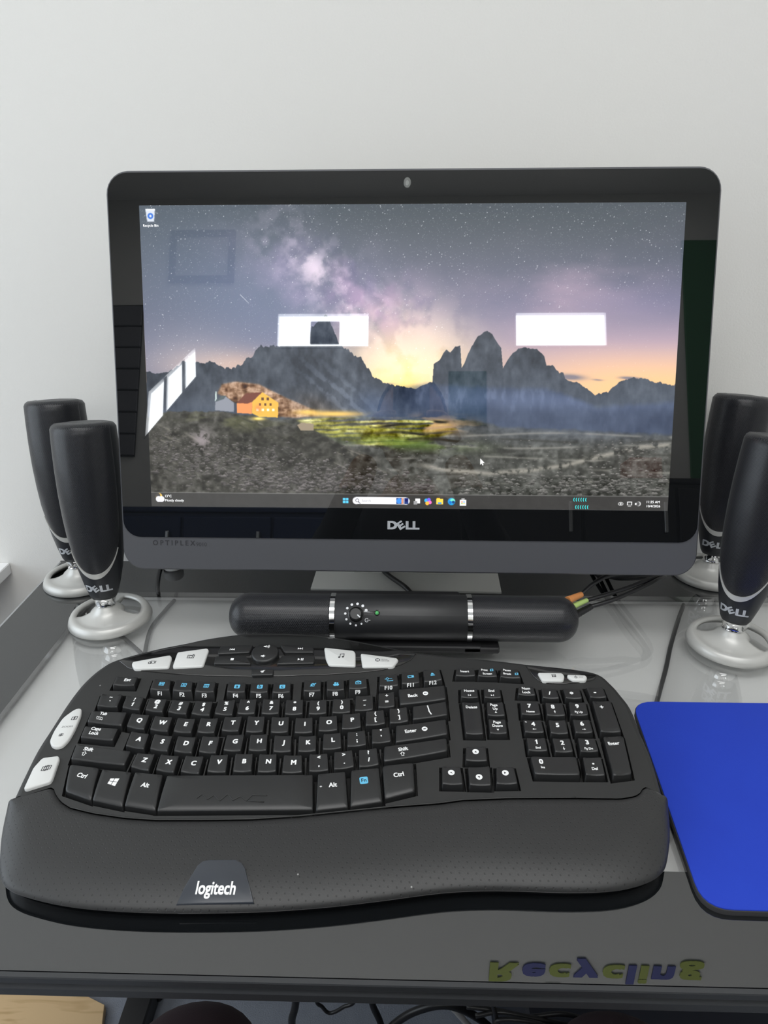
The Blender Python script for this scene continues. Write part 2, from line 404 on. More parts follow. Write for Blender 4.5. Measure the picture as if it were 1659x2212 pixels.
def text_on(name, s, o, xd, yd, cap, mat, parent, align='c', bold=0.0, sx=1.0, lift=0.0, zfun=None, label=None, local=False, thick=0.0):
    V2, F, w = text2d(s, bold)
    o, xd, yd = Vector(o), Vector(xd).normalized(), Vector(yd).normalized()
    nz = xd.cross(yd)
    sh = {'c': 0, 'l': w / 2, 'r': -w / 2}[align]
    V = []
    for x, y, lay in V2:
        p = o + xd * ((x + sh) * cap * sx) + yd * ((y - .5) * cap) + nz * (lift + .015 * lay)
        if zfun: p.z = zfun(p.x, p.y) + lift + .015 * lay
        V.append(tuple(p))
    if thick:
        n = len(V)
        cnt = {}
        for f in F:
            for a, b in zip(f, f[1:] + f[:1]): cnt[(a, b)] = 1
        F2 = [tuple(i + n for i in f) for f in F]
        side = [(a, b, b + n, a + n) for (a, b) in cnt if (b, a) not in cnt]
        V = V + [tuple(Vector(v) + nz * thick) for v in V]
        F = list(F) + F2 + side
    return mk(name, V, F, mat, parent, label=label, local=local)


# ------------------------------------------------------------------ materials
def M(name, col, rough=.5, metal=0.0, ior=1.5, coat=0.0, var=None, bump=None, emit=None):
    m = bpy.data.materials.new(name)
    m.use_nodes = True
    nt = m.node_tree
    b = nt.nodes['Principled BSDF']
    b.inputs['Base Color'].default_value = (*col, 1)
    b.inputs['Roughness'].default_value = rough
    b.inputs['Metallic'].default_value = metal
    b.inputs['IOR'].default_value = ior
    b.inputs['Coat Weight'].default_value = coat
    b.inputs['Coat Roughness'].default_value = .05
    tc = nt.nodes.new('ShaderNodeTexCoord')
    if var:   # scale, amount, second colour
        n = nt.nodes.new('ShaderNodeTexNoise'); n.inputs['Scale'].default_value = var[0]; n.inputs['Detail'].default_value = 5
        x = nt.nodes.new('ShaderNodeMixRGB'); x.inputs[1].default_value = (*col, 1); x.inputs[2].default_value = (*var[2], 1)
        k = nt.nodes.new('ShaderNodeMath'); k.operation = 'MULTIPLY'; k.inputs[1].default_value = var[1]
        nt.links.new(tc.outputs['Object'], n.inputs['Vector']); nt.links.new(n.outputs['Fac'], k.inputs[0])
        nt.links.new(k.outputs[0], x.inputs[0]); nt.links.new(x.outputs[0], b.inputs['Base Color'])
    if bump:  # scale, strength, distance
        n = nt.nodes.new('ShaderNodeTexNoise'); n.inputs['Scale'].default_value = bump[0]; n.inputs['Detail'].default_value = 3
        q = nt.nodes.new('ShaderNodeBump'); q.inputs['Strength'].default_value = bump[1]; q.inputs['Distance'].default_value = bump[2]
        nt.links.new(tc.outputs['Object'], n.inputs['Vector']); nt.links.new(n.outputs['Fac'], q.inputs['Height']); nt.links.new(q.outputs[0], b.inputs['Normal'])
    if emit:
        b.inputs['Emission Color'].default_value = (*emit[0], 1); b.inputs['Emission Strength'].default_value = emit[1]
    return m


def hexdots(nt, vec, sx, sy, r):
    """mask of a hexagonal array of round holes (1 inside a hole)"""
    N, L = nt.nodes, nt.links
    def dist(off):
        a = N.new('ShaderNodeVectorMath'); a.operation = 'MULTIPLY_ADD'
        a.inputs[1].default_value = (sx, sy, 0); a.inputs[2].default_value = (off, off, 0)
        L.new(vec, a.inputs[0])
        f = N.new('ShaderNodeVectorMath'); f.operation = 'FRACTION'; L.new(a.outputs[0], f.inputs[0])
        s = N.new('ShaderNodeVectorMath'); s.operation = 'SUBTRACT'; s.inputs[1].default_value = (.5, .5, 0); L.new(f.outputs[0], s.inputs[0])
        m = N.new('ShaderNodeVectorMath'); m.operation = 'MULTIPLY'; m.inputs[1].default_value = (1 / sx, 1 / sy, 0); L.new(s.outputs[0], m.inputs[0])
        l = N.new('ShaderNodeVectorMath'); l.operation = 'LENGTH'; L.new(m.outputs[0], l.inputs[0])
        return l.outputs['Value']
    mi = N.new('ShaderNodeMath'); mi.operation = 'MINIMUM'
    L.new(dist(0), mi.inputs[0]); L.new(dist(.5), mi.inputs[1])
    mr = N.new('ShaderNodeMapRange'); mr.interpolation_type = 'SMOOTHSTEP'
    mr.inputs['From Min'].default_value = r * 1.15; mr.inputs['From Max'].default_value = r * .75
    L.new(mi.outputs[0], mr.inputs['Value'])
    return mr.outputs['Result']


def dotted(name, col, hole, rough, sx, sy, r, coord='UV', strength=.6, dist=.0004, metal=0.0, noise=None):
    m = M(name, col, rough, metal)
    nt = m.node_tree; b = nt.nodes['Principled BSDF']
    tc = nt.nodes.new('ShaderNodeTexCoord')
    k = hexdots(nt, tc.outputs[coord], sx, sy, r)
    x = nt.nodes.new('ShaderNodeMixRGB'); x.inputs[1].default_value = (*col, 1); x.inputs[2].default_value = (*hole, 1)
    nt.links.new(k, x.inputs[0]); nt.links.new(x.outputs[0], b.inputs['Base Color'])
    inv = nt.nodes.new('ShaderNodeMath'); inv.operation = 'SUBTRACT'; inv.inputs[0].default_value = 1; nt.links.new(k, inv.inputs[1])
    h = inv.outputs[0]
    if noise:
        n = nt.nodes.new('ShaderNodeTexNoise'); n.inputs['Scale'].default_value = noise[0]
        nt.links.new(tc.outputs['Object'], n.inputs['Vector'])
        ad = nt.nodes.new('ShaderNodeMath'); ad.operation = 'MULTIPLY_ADD'; ad.inputs[1].default_value = noise[1]
        nt.links.new(n.outputs['Fac'], ad.inputs[0]); nt.links.new(h, ad.inputs[2]); h = ad.outputs[0]
    q = nt.nodes.new('ShaderNodeBump'); q.inputs['Strength'].default_value = strength; q.inputs['Distance'].default_value = dist
    nt.links.new(h, q.inputs['Height']); nt.links.new(q.outputs[0], b.inputs['Normal'])
    return m


def glass_mat(name, f0, rough=.0, tint=(1, 1, 1)):
    """thin clear pane: transparent with a Schlick reflection"""
    m = bpy.data.materials.new(name); m.use_nodes = True
    nt = m.node_tree; nt.nodes.clear()
    out = nt.nodes.new('ShaderNodeOutputMaterial'); mix = nt.nodes.new('ShaderNodeMixShader')
    t = nt.nodes.new('ShaderNodeBsdfTransparent'); t.inputs[0].default_value = (*tint, 1)
    g = nt.nodes.new('ShaderNodeBsdfGlossy'); g.inputs['Roughness'].default_value = rough
    lw = nt.nodes.new('ShaderNodeLayerWeight'); lw.inputs[0].default_value = .5
    p = nt.nodes.new('ShaderNodeMath'); p.operation = 'POWER'; p.inputs[1].default_value = 5
    k = nt.nodes.new('ShaderNodeMath'); k.operation = 'MULTIPLY_ADD'; k.inputs[1].default_value = 1 - f0; k.inputs[2].default_value = f0
    nt.links.new(lw.outputs['Facing'], p.inputs[0]); nt.links.new(p.outputs[0], k.inputs[0]); nt.links.new(k.outputs[0], mix.inputs[0])
    nt.links.new(t.outputs[0], mix.inputs[1]); nt.links.new(g.outputs[0], mix.inputs[2]); nt.links.new(mix.outputs[0], out.inputs[0])
    return m


def emissive(name, col, strength):
    m = bpy.data.materials.new(name); m.use_nodes = True
    nt = m.node_tree; nt.nodes.clear()
    out = nt.nodes.new('ShaderNodeOutputMaterial'); e = nt.nodes.new('ShaderNodeEmission')
    e.inputs[0].default_value = (*col, 1); e.inputs[1].default_value = strength
    nt.links.new(e.outputs[0], out.inputs[0])
    return m


WALL = M('wall_paint', (.715, .708, .682), .85, bump=(420, .16, .0018), var=(3, .25, (.685, .685, .67)))
CEIL = M('ceiling_paint', (.85, .85, .84), .9)
CARPET = M('carpet', (.22, .24, .28), .95, var=(60, .6, (.15, .165, .2)), bump=(500, .5, .003))
BLACKP = M('black_border_paint', (.008, .009, .010), .35)
WHITEP = M('white_panel', (.66, .67, .66), .5, var=(2, .2, (.62, .635, .63)))
BLACKGLASS = M('black_painted_glass', (.007, .008, .009), .0, ior=2.0)
GLASS = glass_mat('desk_glass', .15)
RAIL = M('dark_desk_rail', (.035, .037, .04), .38, bump=(300, .1, .0005))
ALU = M('aluminium_trim', (.55, .56, .57), .3, 1.0)
STEELBLACK = M('black_steel', (.012, .012, .013), .45)
KEYP = M('black_key_plastic', (.0125, .013, .0135), .36, bump=(2500, .08, .0002), var=(40, .5, (.019, .0195, .02)))
DECKP = M('black_deck_plastic', (.016, .0165, .0165), .5, bump=(2500, .1, .0002), var=(25, .6, (.024, .0245, .024)))
WELLP = M('black_well_plastic', (.006, .006, .006), .6)
GLOSSP = M('glossy_black_plastic', (.008, .008, .008), .1, coat=.5)
SHELLP = M('black_under_shell', (.008, .008, .009), .35)
PALMP = dotted('dimpled_palm_rubber', (.021, .0213, .0216), (.013, .013, .0135), .46, 1 / .0055, 1 / .0068, .00048, 'Object', .6, .0004, noise=(900, .25))


def dust(m):
    nt = m.node_tree; b = nt.nodes['Principled BSDF']
    tc = nt.nodes.new('ShaderNodeTexCoord'); v = nt.nodes.new('ShaderNodeTexVoronoi'); v.inputs['Scale'].default_value = 70
    nt.links.new(tc.outputs['Object'], v.inputs['Vector'])
    a = nt.nodes.new('ShaderNodeMath'); a.operation = 'LESS_THAN'; a.inputs[1].default_value = .045; nt.links.new(v.outputs['Distance'], a.inputs[0])
    sp = nt.nodes.new('ShaderNodeSeparateColor'); nt.links.new(v.outputs['Color'], sp.inputs[0])
    c = nt.nodes.new('ShaderNodeMath'); c.operation = 'GREATER_THAN'; c.inputs[1].default_value = .72; nt.links.new(sp.outputs[0], c.inputs[0])
    d = nt.nodes.new('ShaderNodeMath'); d.operation = 'MULTIPLY'; nt.links.new(a.outputs[0], d.inputs[0]); nt.links.new(c.outputs[0], d.inputs[1])
    x = nt.nodes.new('ShaderNodeMixRGB'); x.inputs[2].default_value = (.3, .3, .29, 1)
    src = b.inputs['Base Color'].links[0].from_socket
    nt.links.new(d.outputs[0], x.inputs[0]); nt.links.new(src, x.inputs[1]); nt.links.new(x.outputs[0], b.inputs['Base Color'])


dust(PALMP); dust(DECKP)
SILVERP = M('silver_button_plastic', (.62, .63, .62), .32)
INK = M('white_legend_ink', (.85, .86, .86), .5)
BLUEINK = M('blue_legend_ink', (.13, .5, .75), .5)
DARKINK = M('dark_print_ink', (.02, .02, .025), .5)
BADGEP = M('slate_badge_plastic', (.035, .04, .05), .3)
CHROME = M('chrome', (.8, .8, .8), .08, 1.0)
GRILLE = dotted('black_speaker_mesh', (.015, .0165, .022), (.001, .001, .0015), .3, 1 / 2.2, 1 / 1.5, .5, 'UV', .8, .0005)
GRILLEBAR = dotted('black_soundbar_mesh', (.022, .023, .027), (.001, .001, .0015), .3, 1 / 2.0, 1 / 3.2, .62, 'UV', .8, .0005)
BLACKBODY = M('black_satin_body', (.010, .0115, .015), .4, bump=(1500, .06, .0002))
SILVERBASE = M('silver_painted_plastic', (.50, .50, .48), .36, .25, var=(12, .3, (.46, .46, .445)))
LOGOSILVER = M('silver_logo_print', (.5, .52, .55), .3, .3)
CABLEB = M('black_cable', (.012, .012, .013), .4)
CABLEG = M('grey_cable', (.03, .03, .032), .45)
CABLEW = M('white_cable', (.7, .7, .68), .45)
PADBLUE = M('blue_mousepad_cloth', (.006, .035, .42), .85, bump=(1800, .3, .0004), var=(30, .5, (.008, .05, .5)))
PADEDGE = M('black_mousepad_foam', (.03, .03, .032), .8)
BEZEL = M('black_bezel_glass', (.005, .0055, .006), .012, ior=1.65)
CHIN = M('dark_grey_housing', (.076, .078, .087), .42, .2, bump=(1500, .05, .0002))
STANDP = M('grey_stand_metal', (.60, .60, .57), .5, .2, bump=(600, .05, .0003))
ORANGE = M('orange_plug_rubber', (.62, .25, .08), .5)
LIME = M('lime_plug_rubber', (.45, .62, .2), .5)
DIALINK = M('dial_dot_ink', (.75, .76, .78), .5)
LEDG = M('green_led', (.05, .3, .08), .3, emit=((.15, .8, .25), .12))
WHITEBOX = M('white_laminate', (.8, .8, .8), .5)

# ------------------------------------------------------------------ the room
def room_box(name, x0, x1, y0, y1, z0, z1, mat):
    g = G(); g.box(x0, x1, y0, y1, z0, z1)
    return tag(g.build(name, mat), kind='structure')


RX0, RX1, RY0, RY1, FZ, CZ = -1550, 1550, -1800, 860, -750, 1950
room_box('wall_back', RX0 - 50, RX1 + 50, RY1, RY1 + 60, FZ, CZ, WALL)
room_box('wall_left', RX0 - 50, RX0, RY0, RY1, FZ, CZ, WALL)
room_box('wall_right', RX1, RX1 + 50, RY0, RY1, FZ, CZ, WALL)
room_box('floor', RX0 - 50, RX1 + 50, RY0 - 60, RY1 + 60, FZ - 40, FZ, CARPET)
room_box('ceiling', RX0 - 50, RX1 + 50, RY0 - 60, RY1 + 60, CZ, CZ + 40, CEIL)
WINS = [[(-645, 1211), (-208, 1211), (-208, 1384), (-645, 1384)],
        [(446, 1212), (868, 1212), (868, 1384), (446, 1384)],
        [(-1232, 784), (-998, 1074), (-1012, 1229), (-1232, 1008)]]  # guessed window, outline skewed to shape its bright reflection in the screen


def wall_with_holes(name, holes, mat):
    outer = [(RX0 - 50, FZ), (RX1 + 50, FZ), (RX1 + 50, CZ), (RX0 - 50, CZ)]
    V, Fc = list(outer), [[0, 1, 2, 3]]
    for h in holes:
        Fc.append(list(range(len(V), len(V) + len(h)))); V += h
    cv, ce, cf, ov, oe, of = delaunay_2d_cdt([Vector(v) for v in V], [], Fc, 1, 1e-4)
    keep = [f for f, o in zip(cf, of) if o == [0]]
    n = len(cv)
    P = [(v.x, RY0, v.y) for v in cv] + [(v.x, RY0 - 60, v.y) for v in cv]
    F = [tuple(f) for f in keep] + [tuple(i + n for i in reversed(f)) for f in keep]
    E = {}
    for f in keep:
        for a, b in zip(f, f[1:] + f[:1]): E[(a, b)] = 1
    F += [(b, a, a + n, b + n) for a, b in E if (b, a) not in E]
    return tag(mk(name, P, F, mat), kind='structure')


wall_with_holes('wall_front', WINS, WALL)
DAY = emissive('daylight_pane', (.93, .97, 1.0), 13.0)
BLOCKER = M('added_blocker_grey', (.03, .032, .035), .6)
FRAMEW = M('white_window_frame', (.75, .75, .75), .4)
for i, w in enumerate(WINS):
    e = empty('window_%d' % (i + 1), (sum(p[0] for p in w) / 4, RY0 - 30, min(p[1] for p in w)), None, None)
    tag(e, kind='structure')
    n = len(w)
    inn = inset2(w, 9)
    g = G()
    a = g.ring([(x, RY0 + 3, z) for x, z in w]); b = g.ring([(x, RY0 + 3, z) for x, z in inn])
    c = g.ring([(x, RY0 - 40, z) for x, z in inn]); d = g.ring([(x, RY0 - 40, z) for x, z in w])
    g.bridge(a, b); g.bridge(b, c); g.bridge(c, d); g.bridge(d, a)
    g.build('window_frame', FRAMEW, e)
    g = G()
    a = g.ring([(x, RY0 - 28, z) for x, z in w]); b = g.ring([(x, RY0 - 36, z) for x, z in w])
    g.bridge(a, b); g.cap(a); g.cap(b, True)
    g.build('pane', DAY, e)
    for t in ((.36, .72) if i == 2 else ()):
        p0 = Vector(w[0]).lerp(Vector(w[1]), t); p1 = Vector(w[3]).lerp(Vector(w[2]), t)
        g = G()
        q = [(p0.x - 7, p0.y), (p0.x + 7, p0.y), (p1.x + 7, p1.y), (p1.x - 7, p1.y)]
        a = g.ring([(x, RY0 - 26, z) for x, z in q]); b = g.ring([(x, RY0 - 8, z) for x, z in q])
        g.bridge(a, b); g.cap(a); g.cap(b, True)
        g.build('mullion', FRAMEW, e)

    if i == 0:
        g = G(); g.box(-487, -352, RY0 - 26, RY0 - 14, 1238, 1346, 3)  # added plate, leaves a dark gap in this pane's reflection on the screen
        g.build('added_blocker', BLOCKER, e)

# things on the wall behind the camera, seen in the dark glass of the monitor
DARKWOOD = M('dark_frame_wood', (.02, .02, .025), .4)
PAPER = M('picture_paper', (.5, .5, .48), .6)
GREENM = M('green_board', (.03, .16, .06), .6)
REDM = M('red_card', (.4, .03, .03), .5)
NAVY = M('navy_panel', (.012, .03, .10), .5)
SLATM = M('grey_slat', (.16, .16, .18), .5)
e = empty('picture_frame', (-1000, RY0 + 10, 1530), 'black framed picture hanging high on the wall behind the camera', 'picture frame')
g = G()
for x0, x1, z0, z1 in ((-1155, -850, 1755, 1782), (-1155, -850, 1530, 1557), (-1155, -1128, 1557, 1755), (-877, -850, 1557, 1755)):
    g.box(x0, x1, RY0, RY0 + 22, z0, z1)
g.build('frame', DARKWOOD, e)
g = G(); g.box(-1128, -877, RY0, RY0 + 8, 1557, 1755); g.build('picture', PAPER, e)
g = G(); g.box(1205, 1500, RY0, RY0 + 12, 561, 1715, 4)
tag(g.build('notice_board', GREENM), 'tall dark green board fixed to the wall behind the camera', 'board')
g = G(); g.box(150, 320, RY0, RY0 + 5, 850, 1100)
tag(g.build('poster', GREENM), 'small green poster on the wall between the two windows', 'poster')
e = empty('slat_panel', (-1420, RY0, 700), 'grey slatted wall panel beside the slanted window', 'wall panel')
g = G(); g.box(-1530, -1270, RY0, RY0 + 8, 700, 1420); g.build('backing', DARKWOOD, e)
for k in range(7):
    g = G(); g.box(-1530, -1270, RY0 + 8, RY0 + 20, 705 + k * 102, 705 + k * 102 + 94, 3); g.build('slat', SLATM, e)
for nm, x0, x1, h, lab, mt in (('cabinet', -1300, -200, 430, 'long navy blue cabinet standing against the wall behind the camera', NAVY), ('cabinet', 300, 1400, 560, 'dark low cabinet with a red box on top behind the camera', DARKWOOD)):
    e = empty(nm, ((x0 + x1) / 2, RY0 + 150, FZ), lab, 'cabinet')
    g = G(); g.box(x0, x1, RY0 + 2, RY0 + 300, FZ, h - 20, 4); g.build('body', mt, e)
    g = G(); g.box(x0 - 8, x1 + 8, RY0 + 2, RY0 + 312, h - 20, h, 4); g.build('top', mt, e)
    for k in range(3):
        w = (x1 - x0) / 3
        g = G(); g.box(x0 + k * w + 6, x0 + (k + 1) * w - 6, RY0 + 300, RY0 + 316, FZ + 40, h - 40, 3); d = g.build('door', mt, e)
        g = G(); g.box(x0 + (k + 1) * w - 60, x0 + (k + 1) * w - 45, RY0 + 316, RY0 + 340, h - 220, h - 100, 3); g.build('handle', ALU, d)
g = G(); g.box(880, 1010, RY0 + 80, RY0 + 230, 560, 660, 4)
tag(g.build('box', REDM), 'red box standing on the dark low cabinet', 'box')

# sign letters high on the wall above the monitor, mirrored in the desk glass
OLIVE = M('olive_sign_letter', (.42, .50, .05), .5)
NAVYL = M('navy_sign_letter', (.05, .06, .36), .5)
e = empty('wall_sign', (348, RY1, 838), 'Recycling sign in olive and navy letters high on the wall above the monitor', 'sign')
ws = [text2d(ch, .045)[2] for ch in 'Recycling']
capr = 47.0
gap = (379.0 - sum(ws) * capr * 1.24) / 8
x = 159.0
for i, ch in enumerate('Recycling'):
    w = ws[i] * capr * 1.24
    text_on('letter', ch, (x + w / 2, RY1 - 1.6, 838 + capr / 2), (1, 0, 0), (0, 0, 1), capr, NAVYL if i in (1, 3, 5, 7) else OLIVE, e, bold=.045, sx=1.24, thick=1.5)
    x += w + gap
slab_pts = [(262, 893), (290, 893), (268, 925), (240, 945)]
mk('leaf', [(a, RY1 - 4, b) for a, b in slab_pts] + [(a, RY1, b) for a, b in slab_pts], [(0, 1, 2, 3), (0, 4, 5, 1), (1, 5, 6, 2), (2, 6, 7, 3), (3, 7, 4, 0)], OLIVE, e)

# white shelf on the left of the desk
g = G(); g.box(-900, -540, 700, RY1, -51, -35, 1.5)
tag(g.build('wall_shelf', WHITEBOX), 'white laminate shelf on the wall left of the desk', 'shelf')

# ------------------------------------------------------------------ the desk
DX0, DX1, DY0, DY1 = -437, 700, 274, 802
desk = empty('desk', ((DX0 + DX1) / 2, 540, FZ), 'glass topped desk with a black border around a white centre panel', 'desk')
IX0, IX1, IY0, IY1 = -361, 620, 355, 724
g = G(); g.box(IX0 + .1, IX1 - .1, IY0 + .1, IY1 - .1, -5, 0)
g.build('glass_top', GLASS, desk, None, 'clear glass centre')
for x0, x1, y0, y1 in ((DX0 + 3, DX1 - 3, DY0 + 3, IY0), (DX0 + 3, DX1 - 3, IY1, DY1 - 3), (DX0 + 3, IX0, IY0, IY1), (IX1, DX1 - 3, IY0, IY1)):
    g = G(); g.box(x0, x1, y0, y1, -7, 0); g.build('border', BLACKGLASS, desk, None, 'black painted glass border')
g = G(); g.box(IX0 - 6, IX1 + 6, IY0 - 6, IY1 + 6, -16, -14); g.build('centre_panel', WHITEP, desk)
for x0, x1, y0, y1 in ((DX0, DX1, DY0 - 1, DY0 + 3), (DX0, DX1, DY1 - 3, DY1), (DX0, DX0 + 3, DY0 + 3, DY1 - 3), (DX1 - 3, DX1, DY0 + 3, DY1 - 3)):
    g = G(); g.box(x0, x1, y0, y1, -6, -.3, .8); g.build('glass_edge', ALU if x1 - x0 < 5 else RAIL, desk)
for x0, x1, y0, y1 in ((DX0, DX1, DY0 - 1, DY0 + 24), (DX0, DX1, DY1 - 30, DY1), (DX0, DX0 + 30, DY0 + 24, DY1 - 30), (DX1 - 30, DX1, DY0 + 24, DY1 - 30)):
    g = G(); g.box(x0, x1, y0, y1, -20, -7.2, 3.5); g.build('rail', RAIL, desk)
for lx, ly in ((-405, 745), (660, 745), (-405, 300), (660, 300)):
    g = G(); g.box(lx - 25, lx + 25, ly - 25, ly + 25, FZ, -20, 4); g.build('leg', STEELBLACK, desk)
g = G(); g.box(-425, -385, 325, 720, FZ, FZ + 40, 4); g.build('foot_bar', STEELBLACK, desk)
g = G(); g.box(640, 680, 325, 720, FZ, FZ + 40, 4); g.build('foot_bar', STEELBLACK, desk)

# below the desk
WOOD = M('maple_board', (.62, .43, .22), .5)
nt = WOOD.node_tree
tc = nt.nodes.new('ShaderNodeTexCoord'); mp = nt.nodes.new('ShaderNodeMapping'); mp.inputs['Scale'].default_value = (3, 22, 1)
wv = nt.nodes.new('ShaderNodeTexNoise'); wv.inputs['Scale'].default_value = 2.2; wv.inputs['Distortion'].default_value = 1.4
rp = nt.nodes.new('ShaderNodeValToRGB')
rp.color_ramp.elements[0].position = .36; rp.color_ramp.elements[0].color = (.50, .33, .16, 1)
rp.color_ramp.elements[1].position = .52; rp.color_ramp.elements[1].color = (.66, .47, .26, 1)
nt.links.new(tc.outputs['Object'], mp.inputs[0]); nt.links.new(mp.outputs[0], wv.inputs['Vector']); nt.links.new(wv.outputs['Fac'], rp.inputs[0])
nt.links.new(rp.outputs[0], nt.nodes['Principled BSDF'].inputs['Base Color'])
tag(slab('wooden_board', [(-900, 420), (-446, 420), (-457, 677), (-465, 707), (-533, 733), (-900, 745)], FZ, FZ + 15, WOOD, None, 1.0), 'pale maple board with a cut corner on the floor under the desk', 'board')
NAVYB = M('dark_navy_box', (.006, .008, .016), .6)
e = empty('storage_box', (360, 620, FZ), 'dark navy box in the shadow under the desk', 'box')
g = G(); g.box(140, 620, 440, 800, FZ, FZ + 350, 8); g.build('body', NAVYB, e)
g = G(); g.box(134, 626, 434, 806, FZ + 350, FZ + 372, 6); g.build('lid', NAVYB, e)


def cable(name, pts, r, mat, label, cat='cable', group=None, per=7):
    g = G(); g.tube(spline(pts, per), r, 8)
    return tag(g.build(name, mat, None, 180), label, cat, group)


cable('hanging_cable', [(-110, 600, -30), (-125, 600, -300), (-136.6, 600, -527), (-146, 600, -591), (-140, 610, -680), (-100, 630, -745)], 5, CABLEB, 'thick black cable hanging straight down under the desk, left of the thin loop')
cable('hanging_cable', [(-112, 600, -30), (-116, 600, -400), (-112.5, 600, -530), (-104, 600, -553), (-94, 600, -566), (-76, 600, -553), (-57, 600, -528), (-45, 600, -400), (-40, 600, -30)], 2.4, CABLEB, 'thin black cable drooping in a loop under the desk')
cable('hanging_cable', [(-46, 600, -30), (-43, 600, -400), (-40, 600, -527), (-27, 600, -585), (-10, 605, -680), (10, 620, -745)], 4.5, CABLEB, 'black cable crossing behind the arched cable under the desk')
cable('hanging_cable', [(-40, 585, -660), (-28, 585, -600), (-8, 585, -560), (22, 585, -531), (60, 585, -520), (100, 585, -545), (140, 585, -600)], 5, CABLEB, 'black cable arching up under the desk in front of the white cord')
cable('power_cord', [(20, 610, -440), (42, 610, -535), (66, 610, -562), (90, 610, -600), (120, 610, -650)], 4, CABLEW, 'white power cord among the black cables under the desk')
tl = ['uppermost tangled black cable in front of the dark navy box', 'tangled black cable sagging across the front of the dark navy box', 'steep black cable crossing the tangle before the dark navy box', 'lowest tangled black cable before the dark navy box']
for k in range(4):
    y = 420 - k * 3
    cable('tangled_cable', [(60 + 8 * k, y, -255 - 8 * k), (90, y, -262 + rnd.uniform(-9, 9)), (115 + 5 * k, y, -272 + rnd.uniform(-9, 9)), (150, y, -262 - 10 * k), (190, y, -280 - 6 * k)] if k != 2 else [(75, y, -205), (82, y, -240), (90, y, -290), (80, y, -340)], 2.2, CABLEB, tl[k])

# cables lying under the glass, above the white panel
cable('desk_cable', [(-330, 700, -9.5), (-312, 655, -9.5), (-296, 640, -9.5), (-262, 606, -9.5), (-250, 590, -9.5)], 2.2, CABLEG, 'black cable under the glass beside the foot of the front left speaker')
cable('desk_cable', [(-268, 722, -9.5), (-272, 700, -9.5), (-276, 660, -9.5), (-266, 610, -9.5), (-258, 585, -9.5)], 2.2, CABLEG, 'black cable under the glass running from the monitor towards the keyboard, on the left')
cable('desk_cable', [(322, 722, -9.5), (305, 690, -9.5), (280, 640, -9.5), (262, 600, -9.5), (240, 555, -9.5), (225, 520, -9.5), (215, 450, -9.5), (205, 410, -9.5), (185, 380, -9.5), (150, 365, -9.5)], 2.2, CABLEG, 'black cable under the glass running below the blue mouse pad')
cable('desk_cable', [(-304, 795, 2.4), (-300, 770, 2.4), (-292, 738, 2.4), (-283, 715, 2.4)], 2.2, CABLEB, 'short black cable on the black glass border between monitor and front left speaker')
g = G(); g.lathe([(11, 0.05), (12, 1.5), (12, 12), (10.5, 14)], 24, (-287, 785))
tag(g.build('rubber_foot', WHITEBOX, None, 40), 'small white round foot mostly hidden behind the lower left of the monitor', 'foot')

# ------------------------------------------------------------------ the monitor (all-in-one computer)
MU = Vector((0.99995283, -0.00971264, 0))
MV = Vector((0.00261849, 0.26958306, 0.96297358))
MN = MU.cross(MV)          # towards the room
if MN.y > 0: MN = -MN
MO = Vector((2.455, 652.81, 139.73))


def mp3(u, v, d=0.0):
    """monitor frame: u right, v up from the lower edge of the picture, d towards the viewer (mm)"""
    return tuple(MO + MU * u + MV * v + MN * d)


def rrect(x0, x1, y0, y1, r, n=7):
    rs = r if isinstance(r, (list, tuple)) else [r] * 4
    out = []
    for (cx, cy, a0), q in zip(((x0, y0, 180), (x1, y0, 270), (x1, y1, 0), (x0, y1, 90)), rs):
        sx, sy = (1 if cx == x0 else -1), (1 if cy == y0 else -1)
        for k in range(n + 1):
            a = math.radians(a0 + 90 * k / n)
            out.append((cx + sx * q + q * math.cos(a), cy + sy * q + q * math.sin(a)))
    return out


mon = empty('desktop_computer', (4, 740, 0), 'dark grey all in one computer showing mountains under a starry sky', 'computer')
g = G()
def mring(x0, x1, y0, y1, r, d): return g.ring([mp3(u, v, d) for u, v in rrect(x0, x1, y0, y1, r)])
HX0, HX1, HY0, HY1 = -286.2, 286.4, -65, 318
r = [mring(HX0 + 1.2, HX1 - 1.2, HY0 + 1.2, HY1 - 1.2, 20, 0), mring(HX0, HX1, HY0, HY1, 21, -1.2), mring(HX0, HX1, HY0, HY1, 21, -9),
     mring(HX0 + 6, HX1 - 6, HY0 + 6, HY1 - 6, 22, -16), mring(HX0 + 60, HX1 - 60, HY0 + 40, HY1 - 60, 30, -52), mring(HX0 + 90, HX1 - 90, HY0 + 70, HY1 - 90, 30, -58)]
for a, b in zip(r, r[1:]): g.bridge(a, b)
g.cap(r[0]); g.cap(r[-1], True)
g.build('housing', CHIN, mon, 40)
# black glass front: outer edge follows the housing, the lower edge is above the chin; the picture sits in its opening
GX0, GX1, GY0, GY1 = -284.6, 284.8, -31.6, 316.2
SX, SY = 254.6, 286.4
g = G()
out0 = [mp3(u, v, .2) for u, v in rrect(GX0, GX1, GY0, GY1, [17, 17, 19, 19])]
out1 = [mp3(u, v, 1.4) for u, v in rrect(GX0 + .5, GX1 - .5, GY0 + .5, GY1 - .5, [17, 17, 19, 19])]
a = g.ring(out0); b = g.ring(out1)
g.bridge(a, b)
c = g.ring([mp3(u, v, 1.4) for u, v in rrect(-SX, SX, 0, SY, .01)])
g.bridge(b, c)
g.build('bezel_glass', BEZEL, mon)

